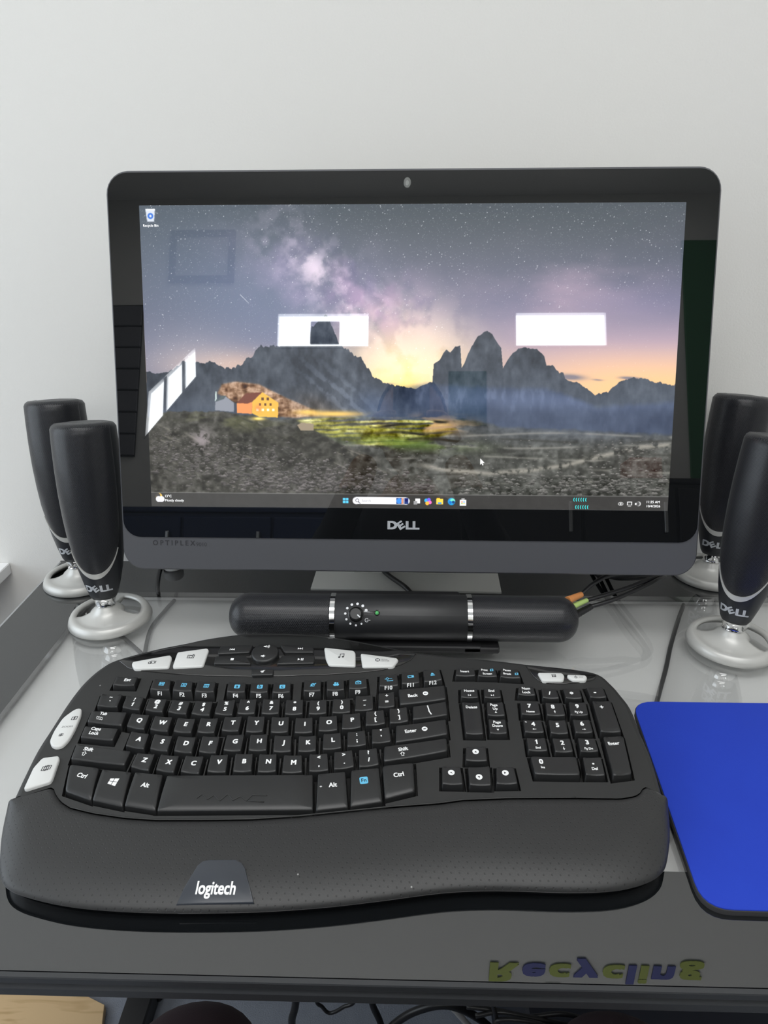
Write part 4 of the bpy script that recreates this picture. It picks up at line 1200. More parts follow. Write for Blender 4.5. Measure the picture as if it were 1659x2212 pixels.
g.build('led_ring', GLOSSP, bar, 40)
g = G(); rs_ = [g.ring([tuple(o2 + nd * d + bd * (r * math.cos(2 * math.pi * k / 16)) + td * (r * math.sin(2 * math.pi * k / 16))) for k in range(16)]) for r, d in ((1.9, -.3), (1.7, .5), (.9, .95))]
for a, b_ in zip(rs_, rs_[1:]): g.bridge(a, b_)
g.cap(rs_[-1]); g.build('power_light', LEDG, bar, 50, 'small green power light')
# mount below the bar
g = G()
g.box(-75, 92, 606, 648, .2, 6, 1.5); g.box(-60, 78, 600, 640, 6, 13, 1.5); g.box(60, 96, 600, 626, 5, 12, 1.5)
g.build('mount_bracket', STEELBLACK, bar)
g = G(); g.box(-150, 60, 634, 648, 24, 50, 5); g.build('back_housing', STEELBLACK, bar)
# plugs at the right end and their cables
for nm, mt, p0, p1, rr_ in (('orange_plug', ORANGE, (166, 634, 47), (183, 648, 46), 4.2), ('lime_plug', LIME, (172, 637, 38), (190, 650, 38), 3.4), ('black_plug', SHELLP, (172, 632, 29), (194, 646, 33), 4.4)):
    g = G(); p0, p1 = Vector(p0), Vector(p1)
    pts, rr2 = [], []
    for k in range(17):
        t = k / 16
        pts.append(p0.lerp(p1, t)); rr2.append(rr_ * (1 - .25 * t) * (1 - (.1 if (k % 2 and k > 4) else 0)))
    g.tube(pts, rr2, 12); g.build(nm, mt, bar, 60, {'orange_plug': 'ribbed orange plug', 'lime_plug': 'lime green plug', 'black_plug': 'ribbed black plug'}[nm])
ends = [(183, 648, 46), (190, 650, 38), (194, 646, 33)]
mids = [[(196, 656, 54), (214, 664, 60), (240, 672, 60), (262, 678, 56), (270, 682, 53)],
        [(212, 656, 42), (236, 664, 46), (258, 672, 51), (271, 680, 52)],
        [(216, 652, 37), (240, 662, 42), (262, 670, 49), (275, 680, 50)]]
tails = [[(272, 690, 47), (262, 705, 38), (248, 730, 22), (240, 760, 8), (238, 790, 3)], [(276, 690, 46), (262, 712, 34), (242, 740, 16), (232, 765, 5), (230, 790, 3)], [(280, 690, 45), (270, 710, 32), (252, 740, 14), (246, 765, 4), (246, 790, 3)]]
for k in range(3):
    g = G(); g.tube(spline([ends[k]] + mids[k] + tails[k], 8), 2.3, 8)
    g.build('cable', CABLEB, bar, 180)

# ------------------------------------------------------------------ four satellite speakers
def speaker_body():
    root = empty('satellite_speaker', (0, 0, 0), None, None)
    # foot: a round dish with a hub ahead of its centre and two openings behind
    g = G()
    NT = 64
    R, off = 44.0, 9.0
    prof = [(0.0, 24.5), (.17, 24.3), (.21, 23.0), (.30, 17.5), (.40, 13.0), (.52, 10.0), (.64, 8.6), (.76, 8.9), (.84, 10.2), (.92, 8.8), (.97, 5.0), (1.0, .6)]
    rings = []
    for t, z in prof[1:]:
        ring = []
        for k in range(NT):
            th = 2 * math.pi * k / NT         # 0 = facing direction (-y)
            dx, dy = math.sin(th), -math.cos(th)
            # distance from the hub (0,-off) to the circle of radius R about the origin
            bq = -off * dy
            D = -(-off * dy) * 1.0
            q = off * dy
            D = q + math.sqrt(q * q + R * R - off * off)
            rr_ = t * D if t > .21 else t * 42
            front = .5 + .5 * math.cos(th)
            zz = z if t < .25 or t > .8 else z + 2.5 * front * math.sin(math.pi * (t - .25) / .55)
            ring.append((dx * rr_, -off + dy * rr_, zz))
        rings.append(g.ring(ring))
    def hole(k, i):
        th = (k + .5) * 360 / NT
        return 3 <= i <= 5 and (88 < th < 166 or 194 < th < 272)
    for i, (a, b) in enumerate(zip(rings, rings[1:])):
        for k in range(NT):
            if not hole(k, i):
                j = (k + 1) % NT
                g.F.append((a[k], a[j], b[j], b[k]))
    g.fan(rings[0], (0, -off, 24.5))
    foot = g.build('foot', SILVERBASE, root, 180, 'silver round foot with two openings', local=True)
    md = foot.modifiers.new('shell', 'SOLIDIFY'); md.thickness = .0035; md.offset = 1 if False else -1
    # everything above the foot leans back
    lean = math.radians(10.5)
    piv = Vector((0, -off, 24))
    def W(x, y, z):
        z = 24 + (z - 24) * .98
        return tuple(piv + Vector((x, y * math.cos(lean) + (z - 24) * math.sin(lean), -y * math.sin(lean) + (z - 24) * math.cos(lean))))
    # collar
    g = G(); rs_ = [g.ring([W(r * math.cos(a), r * math.sin(a), z) for a in [2 * math.pi * k / 32 for k in range(32)]]) for r, z in ((10.2, 23), (9.8, 25), (11.6, 31), (12.6, 33.5))]
    for a, b in zip(rs_, rs_[1:]): g.bridge(a, b)
    g.cap(rs_[0], True); g.cap(rs_[-1]); g.build('collar', CHROME, root, 30, local=True)
    # body
    PR = [(12.2, 32), (14.5, 36), (18.6, 50), (22.4, 66), (25.6, 84), (28.2, 104), (30.2, 126), (31.5, 150), (32.0, 175), (31.8, 200), (31.3, 217)]
    def rad(z):
        return float(np.interp(z, [p[1] for p in PR], [p[0] for p in PR]))
    tilt_top = lambda y: 0.10 * y     # top slopes gently to the back
    N = 64
    g = G(); rs_ = []
    for r, z in PR + [(29.0, 220.5), (24, 222), (12, 223)]:
        rs_.append(g.ring([W(r * math.sin(2 * math.pi * k / N), -r * math.cos(2 * math.pi * k / N), z) for k in range(N)]))
    for a, b in zip(rs_, rs_[1:]): g.bridge(a, b)
    g.cap(rs_[0], True); g.cap(rs_[-1])
    g.build('body', BLACKBODY, root, 60, local=True)
    # mesh front: a skin over the front, ending in a U below, wrapped over the top
    def lowz(p):   # lower limit at angle p (degrees from facing)
        a = abs(p) / 66.0
        return 64 + 46 * (1 - math.sqrt(max(0, 1 - min(a, 1) ** 2.2)))
    g = G(); uvs = []
    rows = []
    NA = 36; NZ = 26
    for j in range(NZ + 4):
        ring = []
        for k in range(NA + 1):
            p = -66 + 132 * k / NA
            if j <= NZ:
                z = lowz(p) + (217.5 - lowz(p)) * j / NZ
                edge = min(1, (66 - abs(p)) / 3.0, j / 1.2 if j < 2 else 1)
                r = rad(z) + .1 + .9 * edge
                a = math.radians(p)
                ring.append(W(r * math.sin(a), -r * math.cos(a), z)); uvs.append((p / 57.3 * 31, z))
            else:
                f = (j - NZ)
                z = (219.8, 221.9, 222.6, 223.2)[f - 1]; r = (30.4, 27.5, 18, 4)[f - 1]
                a = math.radians(p * (1 + .12 * f))
                ring.append(W(r * math.sin(a), -r * math.cos(a), z + .5)); uvs.append((p / 57.3 * 31, 217 + (32 - r)))
        rows.append(g.ring(ring))
    for a, b in zip(rows, rows[1:]): g.bridge(a, b, False)
    g.build('mesh_front', GRILLE, root, 180, local=True, uv=uvs)
    # silver U under the mesh
    g = G()
    pts = []
    a_, b2, c2, d2 = [], [], [], []
    for k in range(45):
        p = -60 + 120 * k / 44
        wdt = 5.2 * math.cos(math.radians(p * 1.45)) + .5 if abs(p) < 60 else .5
        wdt = max(wdt, .5)
        z1 = lowz(p * 66 / 66) + .6; z0 = z1 - wdt
        a = math.radians(p)
        for lst, zz, dr in ((a_, z1, .0), (b2, z1, 1.3), (c2, z0, 1.3), (d2, z0, 0)):
            r = rad(zz) + dr
            lst.append(W(r * math.sin(a), -r * math.cos(a), zz))
    A_, B_, C_, D_ = g.ring(a_), g.ring(b2), g.ring(c2), g.ring(d2)
    g.bridge(A_, B_, False); g.bridge(B_, C_, False); g.bridge(C_, D_, False)
    g.build('trim', SILVERBASE, root, 40, 'silver curved trim under the mesh', local=True)
    def warp(x, y, up_):
        z = 47.0 + y
        r = rad(z) + .35 + up_
        a = x / r
        return W(r * math.sin(a), -r * math.cos(a), z)
    logo((0, 0, 0), (1, 0, 0), (0, 0, 1), (0, -1, 0), 7.0, LOGOSILVER, root, warp=warp, local=True)
    return root


def copy_tree(o, parent=None):
    c = o.copy(); COL.objects.link(c)
    if parent is not None: c.parent = parent
    for ch in list(o.children): copy_tree(ch, c)
    return c


spk = speaker_body()
places = [((-321, 667), 8, 'black mesh speaker on a silver foot, in front on the left of the computer'),
          ((-388, 752), 10, 'black mesh speaker behind the front left one, nearest the white wall shelf'),
          ((336, 630), -37, 'black mesh speaker with a bluish sheen, in front on the right above the mouse pad'),
          ((370, 778), -24, 'black mesh speaker half hidden between the computer and the front right speaker')]
kids = list(spk.children)
for i, ((x, y), rz, lab) in enumerate(places):
    o = spk if i == 0 else copy_tree(spk)
    o.location = (x * MM, y * MM, .0002)
    o.rotation_euler = (0, 0, math.radians(rz))
    tag(o, lab, 'speaker', 'satellite speakers beside the computer')

# ------------------------------------------------------------------ mouse pad
pad = empty('mouse_pad', (310, 425, 0), 'bright blue mouse pad with a black foam edge, right of the keyboard', 'mouse pad')
pp = round_poly([(205.5, 530), (192.5, 323), (425, 320), (428, 530)], 20, 6)
slab('foam_base', pp, .05, 4.2, PADEDGE, pad, .4, 40, 'black foam underside')
slab('cloth_top', inset2(pp, .6), 4.2, 5.2, PADBLUE, pad, .4, 40, 'blue cloth surface')

# ------------------------------------------------------------------ the keyboard
Z0, SLOPE = 34.0, 0.10
S = lambda x, y: Z0 + SLOPE * (y - 480)
KB = empty('keyboard', (-50, 440, 0), 'black curved ergonomic keyboard with silver media buttons and a dimpled palm rest', 'keyboard')
seam = resample([(x, y, 0) for x, y in SEAM], 121)
arcp = [(p.x, p.y) for p in spline([(x, y, 0) for x, y in ARC], 4)]
fr_ = [(p.x, p.y) for p in spline([(x, y, 0) for x, y in FRONT[1:-1]], 4)]

# under shell
out = arcp + fr_[::-1]
def shell_z(p): return 9.0 if p in fr_set else max(9.0, S(*p) - 14)
fr_set = set(fr_)
g = G()
top = g.ring([(x, y, 8.6 if (x, y) in fr_set else S(x, y) - 6.5) for x, y in out])
mid = g.ring([(x, y, 7.0 if (x, y) in fr_set else 9.5) for x, y in inset2(out, 1.2)])
low = g.ring([(x, y, 1.2) for x, y in inset2(out, 5)])
g.bridge(low, mid); g.bridge(mid, top); g.cap(low, True)
g.build('under_shell', SHELLP, KB, 50)

# deck with key wells cut into it
def quad(k): return [(k[0], k[1]), (k[2], k[3]), (k[4], k[5]), (k[6], k[7])]   # TL TR BR BL


def offq(q, l, r, t, b):
    """move the sides of a quad outward (mm): left, right, top(back), bottom(front)"""
    P = [Vector(p) for p in q]
    sides = [(P[3], P[0], l), (P[0], P[1], t), (P[1], P[2], r), (P[2], P[3], b)]
    L = []
    cen = sum(P, Vector((0, 0))) / 4
    for a, b_, d in sides:
        e = (b_ - a).normalized(); n = Vector((-e.y, e.x))
        if (a - cen).dot(n) < 0: n = -n
        L.append((a + n * d, e))
    def X(l1, l2):
        (p, d), (q_, e) = l1, l2
        den = d.x * e.y - d.y * e.x
        s = ((q_.x - p.x) * e.y - (q_.y - p.y) * e.x) / den
        return p + d * s
    return [X(L[0], L[1]), X(L[1], L[2]), X(L[2], L[3]), X(L[3], L[0])]


FKEYS = {'F%d' % k for k in range(1, 13)}
A = sum(out[i][0] * out[(i + 1) % len(out)][1] - out[(i + 1) % len(out)][0] * out[i][1] for i in range(len(out)))
def arc_inset(d):
    """the arc moved inwards; its two ends stay on the seam"""
    res = []
    n = len(arcp)
    for i, p in enumerate(arcp):
        a, b = Vector(arcp[max(i - 1, 0)]), Vector(arcp[min(i + 1, n - 1)])
        e = (b - a).normalized(); nn = Vector((e.y, -e.x))   # arc runs left -> over the back -> right: inside is on its right
        res.append((p[0] + nn.x * d, p[1] + nn.y * d))
    return res


a1, a2, a3 = arc_inset(.8), arc_inset(2.2), arc_inset(4.2)
sm = [(p.x, p.y) for p in seam]
inner = (a3 + sm[::-1][1:-1])[::-1]      # counter-clockwise
# drop seam points that would lie outside
loopV = [Vector(p) for p in inner]
faces_in = [list(range(len(loopV)))]
Vin = list(loopV)
for nm, k in KEYS:
    q = [Vector(p) for p in offq(quad(k), 2.4, 2.4, 2.0, 8.0 if nm in FKEYS else 3.6)][::-1]
    faces_in.append(list(range(len(Vin), len(Vin) + 4))); Vin += q
cv, ce, cf, ov, oe, of = delaunay_2d_cdt(Vin, [], faces_in, 1, 1e-3)
deckF = [tuple(f) for f, o in zip(cf, of) if list(o) == [0]]
wellF = [tuple(f) for f, o in zip(cf, of) if 0 in o and len(o) > 1]
g = G()
DZ = -4.0
g.V = [(v.x, v.y, S(v.x, v.y) + DZ) for v in cv]
g.F = list(deckF)
n0 = len(g.V)
E = set()
for f in deckF:
    for a, b in zip(f, f[1:] + f[:1]): E.add((a, b))
WE = set()
for f in wellF:
    for a, b in zip(f, f[1:] + f[:1]): WE.add((a, b))
rim = [(a, b) for a, b in E if (b, a) not in E and (b, a) in WE]
g.V += [(v.x, v.y, S(v.x, v.y) - 9.6) for v in cv]
g.F += [(b, a, a + n0, b + n0) for a, b in rim]
R0, R1, R2, R3 = g.ring([(x, y, S(x, y) - 7.0) for x, y in arcp]), g.ring([(x, y, S(x, y) - 5.2) for x, y in a1]), g.ring([(x, y, S(x, y) - 4.3) for x, y in a2]), g.ring([(x, y, S(x, y) + DZ) for x, y in a3])
for a, b in ((R0, R1), (R1, R2), (R2, R3)): g.bridge(a, b, False)
deck = g.build('deck', DECKP, KB, 35)
used = sorted({i for f in wellF for i in f}); idx = {i: k for k, i in enumerate(used)}
mk('key_well', [(cv[i].x, cv[i].y, S(cv[i].x, cv[i].y) - 9.5) for i in used], [tuple(idx[i] for i in f) for f in wellF], WELLP, KB)

# palm rest: lofted from the seam to the front edge
NU, NV = 121, 26
Fp = resample([(x, y, 0) for x, y in fr_], NU)
g = G()
rows = []
for v in range(NV):
    t = (v / (NV - 1))
    t = 1 - (1 - t) ** 1.35
    row = []
    for u in range(NU):
        b, f = seam[u], Fp[u]
        p = b.lerp(f, t)
        zb = S(b.x, b.y) + DZ
        L = (f - b).length
        edge = min(.6, 26 / max(L, 1))
        zl = zb + .5 - 2.0 * t + 1.6 * math.sin(math.pi * min(1, t * 1.1)) * min(1, L / 60)
        zl = zl + (15.5 - zb) * .55 * t * min(1, L / 50)
        w = max(0, (t - (1 - edge)) / edge)
        z = 9.0 + (zl - 9.0) * math.sqrt(max(0, 1 - w * w))
        if v == 0: z = zb - 1.2
        row.append((p.x, p.y, z))
    rows.append(g.ring(row))
for a, b in zip(rows, rows[1:]): g.bridge(a, b, False)
palm = g.build('palm_rest', PALMP, KB, 180)
g = G()
g.tube([(p.x, p.y + .6, S(p.x, p.y) + DZ - .1) for p in seam[14:104]], .55, 6)
g.build('seam_line', DECKP, KB, 180)


def palm_z(x, y):
    """height of the palm rest under a point"""
    ok, loc, nrm, i = palm.ray_cast(Vector((x * MM, y * MM, .2)) - Vector((-50, 440, 0)) * MM, Vector((0, 0, -1)))
    return loc.z / MM if ok else 15.0


bpy.context.view_layer.update()
bz = lambda x, y: 9.2 + .31 * (y - 311.0)
_bx0, _bx1 = min(p[0] for p in BADGE), max(p[0] for p in BADGE)
_lift = max(palm_z(x, y) - bz(x, y) for x in (-130, -124, -115, -106) for y in (316, 320, 325, 330, 334, 338)) + .5 - 3.2
_bz0 = bz
bz = lambda x, y: _bz0(x, y) + max(0, _lift)
slab('badge', BADGE, lambda x, y: bz(x, y) - 6, lambda x, y: bz(x, y) + 3.2, BADGEP, KB, .8, 40)
bt = [(BADGE_TXT[0][0] + BADGE_TXT[1][0]) / 2, (BADGE_TXT[0][1] + BADGE_TXT[1][1]) / 2]
text_on('badge_text', 'logitech', (bt[0], bt[1], 0), (1, 0.01, 0), (0, 1, 0), 7.4, INK, KB, 'c', .03, .76, .12, lambda x, y: bz(x, y) + 3.2)
# media panels and buttons
slab('media_panel', inset2(PANEL_LEFT, 1.0), lambda x, y: S(x, y) - 5, lambda x, y: S(x, y) - 3.2, GLOSSP, KB, .5)
slab('media_panel', inset2(PANEL_RIGHT, .6), lambda x, y: S(x, y) - 5, lambda x, y: S(x, y) - 3.2, GLOSSP, KB, .5)
sb, mb = [], []
for i, p in enumerate(SILVER):
    sb.append(slab('media_button', round_poly(p, 2.2 if i != 6 else 4, 3), lambda x, y: S(x, y) - 5, lambda x, y: S(x, y) - 1.2, SILVERP, KB, 1.2, 40, 'silver button'))
g = G()
for i, p in enumerate(MEDIA):
    mb.append(slab('media_button', round_poly(p, 1.6, 3), lambda x, y: S(x, y) - 5, lambda x, y: S(x, y) - .8, KEYP, KB, .9, 40))
kx, ky = KNOB[0]
kr = (KNOB[2][0] - KNOB[1][0]) / 2
def disc_poly(cx, cy, r, n=40, ry=None): return [(cx + r * math.cos(2 * math.pi * k / n), cy + (ry or r) * math.sin(2 * math.pi * k / n)) for k in range(n)]
knob = slab('volume_knob', disc_poly(kx, ky, kr), lambda x, y: S(x, y) - 5, lambda x, y: S(x, y) + 1.6 - ((y - ky) / kr) ** 2 * .8, KEYP, KB, 1.6, 50)


def flat(name, polys, mat, parent, z):
    """flat printed shapes lying on a surface z(x, y)"""
    V, F = [], []
    for p in polys:
        k = len(V); V += [(x, y, z(x, y)) for x, y in p]; F.append(tuple(range(k, k + len(p))))
    return mk(name, V, F, mat, parent)


def cen(p): return (sum(q[0] for q in p) / len(p), sum(q[1] for q in p) / len(p))
def tri(cx, cy, w, h): return [(cx - w / 2, cy - h / 2), (cx + w / 2, cy), (cx - w / 2, cy + h / 2)] if w > 0 else [(cx - w / 2, cy - h / 2), (cx - w / 2, cy + h / 2), (cx + w / 2, cy)]
def bx4(cx, cy, w, h): return [(cx - w / 2, cy - h / 2), (cx + w / 2, cy - h / 2), (cx + w / 2, cy + h / 2), (cx - w / 2, cy + h / 2)]
def ring_polys(cx, cy, r, wd, n=20, a0=0, a1=360):
    out = []
    for k in range(n):
        t0, t1 = math.radians(a0 + (a1 - a0) * k / n), math.radians(a0 + (a1 - a0) * (k + 1) / n)
        out.append([(cx + (r - wd) * math.cos(t0), cy + (r - wd) * math.sin(t0)), (cx + r * math.cos(t0), cy + r * math.sin(t0)), (cx + r * math.cos(t1), cy + r * math.sin(t1)), (cx + (r - wd) * math.cos(t1), cy + (r - wd) * math.sin(t1))])
    return out
def frame_polys(cx, cy, w, h, t): return [bx4(cx, cy + h / 2 - t / 2, w, t), bx4(cx, cy - h / 2 + t / 2, w, t), bx4(cx - w / 2 + t / 2, cy, t, h), bx4(cx + w / 2 - t / 2, cy, t, h)]


zs = lambda x, y: S(x, y) - 1.2 + .06
c = cen(SILVER[0]); flat('printed_icon', frame_polys(c[0] + .9, c[1] + .3, 4.2, 3.4, .6) + ring_polys(c[0] - 1.4, c[1] - .6, 1.7, .7) + [bx4(c[0] + 3.6, c[1] + .3, .5, 3.4)], DARKINK, sb[0], zs)
c = cen(SILVER[1]); c = (c[0] - .2, c[1] + 1.5); flat('printed_icon', ring_polys(c[0], c[1], 1.9, .6) + frame_polys(c[0], c[1], 6.4, 4.6, .6) + [bx4(c[0] + 2, c[1] + 2.7, 1.6, .8)], DARKINK, sb[1], zs)
c = cen(SILVER[2]); c = (c[0] + .6, c[1] + 1); flat('printed_icon', [disc_poly(c[0] - 1.8, c[1] - 2.2, 1.0, 12), disc_poly(c[0] + 1.6, c[1] - 1.6, 1.0, 12), bx4(c[0] - 1, c[1], .6, 4.2), bx4(c[0] + 2.4, c[1] + .6, .6, 4.2), [(c[0] - 1.3, c[1] + 1.6), (c[0] + 2.7, c[1] + 2.2), (c[0] + 2.7, c[1] + 3.0), (c[0] - 1.3, c[1] + 2.4)]], DARKINK, sb[2], zs)
c = cen(SILVER[3]); flat('printed_icon', ring_polys(c[0] - 4.3, c[1] + .8, 2.1, 2.0), DARKINK, sb[3], zs)
flat('printed_icon', [bx4(c[0] - 4.3 + dx * .62, c[1] + .8 + dy * .62, .95, .95) for dx in (-1, 1) for dy in (-1, 1)], INK, sb[3], lambda x, y: zs(x, y) + .05)
for k, wd in enumerate(('MEDIA', 'CENTER')): text_on('printed_text', wd, (c[0] - 1.6, c[1] + 1.6 - 2.0 * k, 0), (1, 0, 0), (0, 1, 0), 1.2, DARKINK, sb[3], 'l', 0, 1.25, .06, lambda x, y: S(x, y) - 1.2)
c = cen(SILVER[4]); flat('printed_icon', frame_polys(c[0], c[1] + .6, 3.6, 3.6, .5) + [bx4(c[0] + (k - 1) * .9, c[1] + .2, .5, 2.0) for k in range(3)], DARKINK, sb[4], zs)
c = cen(SILVER[5]); flat('printed_icon', ring_polys(c[0] - 1.6, c[1], 1.3, .5, 16, 120, 420) + [bx4(c[0] - 1.6, c[1] + 1, .5, 1.8)], DARKINK, sb[5], zs)
flat('printed_icon', [bx4(c[0] + 1.6, c[1], .9, .5), bx4(c[0] + 2.8, c[1], .9, .5), bx4(c[0] + 4, c[1], .9, .5)], DARKINK, sb[5], zs)
c = cen(SILVER[6]); flat('printed_icon', frame_polys(c[0] + 1.6, c[1] + 10, 2.8, 3.4, .55) + frame_polys(c[0] + 3.4, c[1] + 10.6, 2.8, 3.4, .55) + frame_polys(c[0] - 1.6, c[1] - 8, 2.0, 2.4, .5) + frame_polys(c[0] - .5, c[1] - 7.4, 2.0, 2.4, .5), DARKINK, sb[6], zs)
text_on('printed_text', 'ZOOM', (c[0] + .2, c[1] + 1, 0), (1, .1, 0), (0, 1, 0), 1.5, DARKINK, sb[6], 'c', 0, 1.3, .06, lambda x, y: S(x, y) - 1.2)
c = cen(SILVER[7]); flat('printed_icon', frame_polys(c[0] - .6, c[1] + 2.6, 3.6, 4.2, .6) + frame_polys(c[0] + .9, c[1] + 3.4, 3.6, 4.2, .6) + frame_polys(c[0] + 2.4, c[1] + 4.2, 3.6, 4.2, .6), DARKINK, sb[7], zs)
zm = lambda x, y: S(x, y) - .8 + .06
c = cen(MEDIA[0]); flat('printed_icon', [tri(c[0] + 1.6, c[1], -1.9, 2.6), tri(c[0] - .3, c[1], -1.9, 2.6), bx4(c[0] - 1.7, c[1], .5, 2.6)], INK, mb[0], zm)
c = cen(MEDIA[1]); flat('printed_icon', [bx4(c[0] + .4, c[1] + .6, 2.8, 2.8)], INK, mb[1], zm)
c = cen(MEDIA[2]); flat('printed_icon', [tri(c[0] - 1.6, c[1], 1.9, 2.6), tri(c[0] + .3, c[1], 1.9, 2.6), bx4(c[0] + 1.7, c[1], .5, 2.6)], INK, mb[2], zm)
c = cen(MEDIA[3]); flat('printed_icon', [tri(c[0] - 1.2, c[1], 2.2, 3.0), bx4(c[0] + 1.0, c[1], .8, 3.0), bx4(c[0] + 2.4, c[1], .8, 3.0)], INK, mb[3], zm)
def spk_icon(cx, cy, n): return [bx4(cx - 1.6, cy, 1.3, 1.4), [(cx - 1.1, cy - .6), (cx + .4, cy - 1.7), (cx + .4, cy + 1.7), (cx - 1.1, cy + .6)]] + [p for k in range(n) for p in ring_polys(cx + .2, cy, 1.4 + .9 * k, .45, 6, -50, 50)]
c = cen(MEDIA[4]); flat('printed_icon', spk_icon(c[0] + .4, c[1] + .6, 0) + [[(c[0] - 1, c[1] - 1.2), (c[0] - .6, c[1] - 1.4), (c[0] + 2, c[1] + 2), (c[0] + 1.6, c[1] + 2.2)]], INK, mb[4], zm)
flat('printed_icon', spk_icon(kx, ky + 7.0, 3) + spk_icon(kx - .4, ky - 6.2, 1), INK, knob, lambda x, y: S(x, y) + 1.6 - ((y - ky) / kr) ** 2 * .8 + .15)

# ---- keys
def qring(q, rad_, nc=3, ns=5):
    """rounded outline of a quad TL TR BR BL, clockwise from the left end of the back edge"""
    P = [Vector(p) for p in q]
    pts = []
    for i in range(4):
        p, a, b = P[i], P[i - 1], P[(i + 1) % 4]
        r = min(rad_, (a - p).length * .3, (b - p).length * .3)
        s, e = p + (a - p).normalized() * r, p + (b - p).normalized() * r
        for k in range(nc + 1):
            t = k / nc
            pts.append(s * (1 - t) ** 2 + p * 2 * t * (1 - t) + e * t * t)
        r2 = min(rad_, (b - p).length * .3)
        nxt = b + (p - b).normalized() * min(rad_, (p - b).length * .3, (P[(i + 2) % 4] - b).length * .3)
        for k in range(1, ns): pts.append(e.lerp(nxt, k / ns))
    return pts


BOTTOM_ROW = {'LCtrl', 'Win', 'LAlt', 'Space', 'RAlt', 'Fn', 'RCtrl'}


def key_shape(nm, q):
    P = [Vector(p) for p in q]
    xd = ((P[1] - P[0]) + (P[2] - P[3])).normalized()
    yd = Vector((-xd.y, xd.x))
    c = sum(P, Vector((0, 0))) / 4
    hw = ((P[1] - P[0]).length + (P[2] - P[3]).length) / 4
    hh = ((P[0] - P[3]).length + (P[1] - P[2]).length) / 4
    dish = .85 if hw < 12 else .5
    if nm in BOTTOM_ROW: dish = 0
    def top(x, y):
        d = Vector((x, y)) - c
        fx, fy = d.dot(xd) / hw, d.dot(yd) / hh
        z = S(x, y) - dish * max(0, 1 - fx * fx)
        if nm in BOTTOM_ROW: z -= 2.6 * max(0, (-fy + .2) / 1.2) ** 2 + .3
        if nm in ('Back', 'Enter', 'RShift', '\\\\', 'Tab', 'Caps', 'LShift'): z -= .4 * max(0, -fy) ** 2
        return z
    return xd, yd, c, hw, hh, top


def make_key(nm, k):
    q = quad(k)
    xd, yd, c, hw, hh, top = key_shape(nm, q)
    big = nm in BOTTOM_ROW
    rad_ = 1.3
    if nm in ('RCtrl', 'LCtrl', 'nEnter', 'n0', 'RShift'): rad_ = 2.2
    fskirt = 3.4 if nm in FKEYS else (1.2 if big else 1.8)
    g = G()
    def R(q_, rr_, zf): return g.ring([(p.x, p.y, zf(p.x, p.y)) for p in qring(q_, rr_)])
    r0 = R(offq(q, 1.1, 1.1, .8, fskirt), rad_ + .4, lambda x, y: S(x, y) - 9.0)
    r1 = R(offq(q, .25, .25, .15, .3), rad_, lambda x, y: top(x, y) - 1.0)
    r2 = R(offq(q, .02, .02, 0, .05), rad_, lambda x, y: top(x, y) - .4)
    r3 = R(offq(q, -.6, -.6, -.5, -.7), rad_, top)
    for a, b in ((r0, r1), (r1, r2), (r2, r3)): g.bridge(a, b)
    prev = r3
    for f in (.72, .4):
        qq = [c + (Vector(p) - c) * f for p in q]
        r = R(qq, rad_ * f, top); g.bridge(prev, r); prev = r
    g.fan(prev, (c.x, c.y, top(c.x, c.y)))
    return g.build('key', KEYP, KB, 38), (xd, yd, c, hw, hh, top, q, fskirt)


def LT(*a): return list(a)


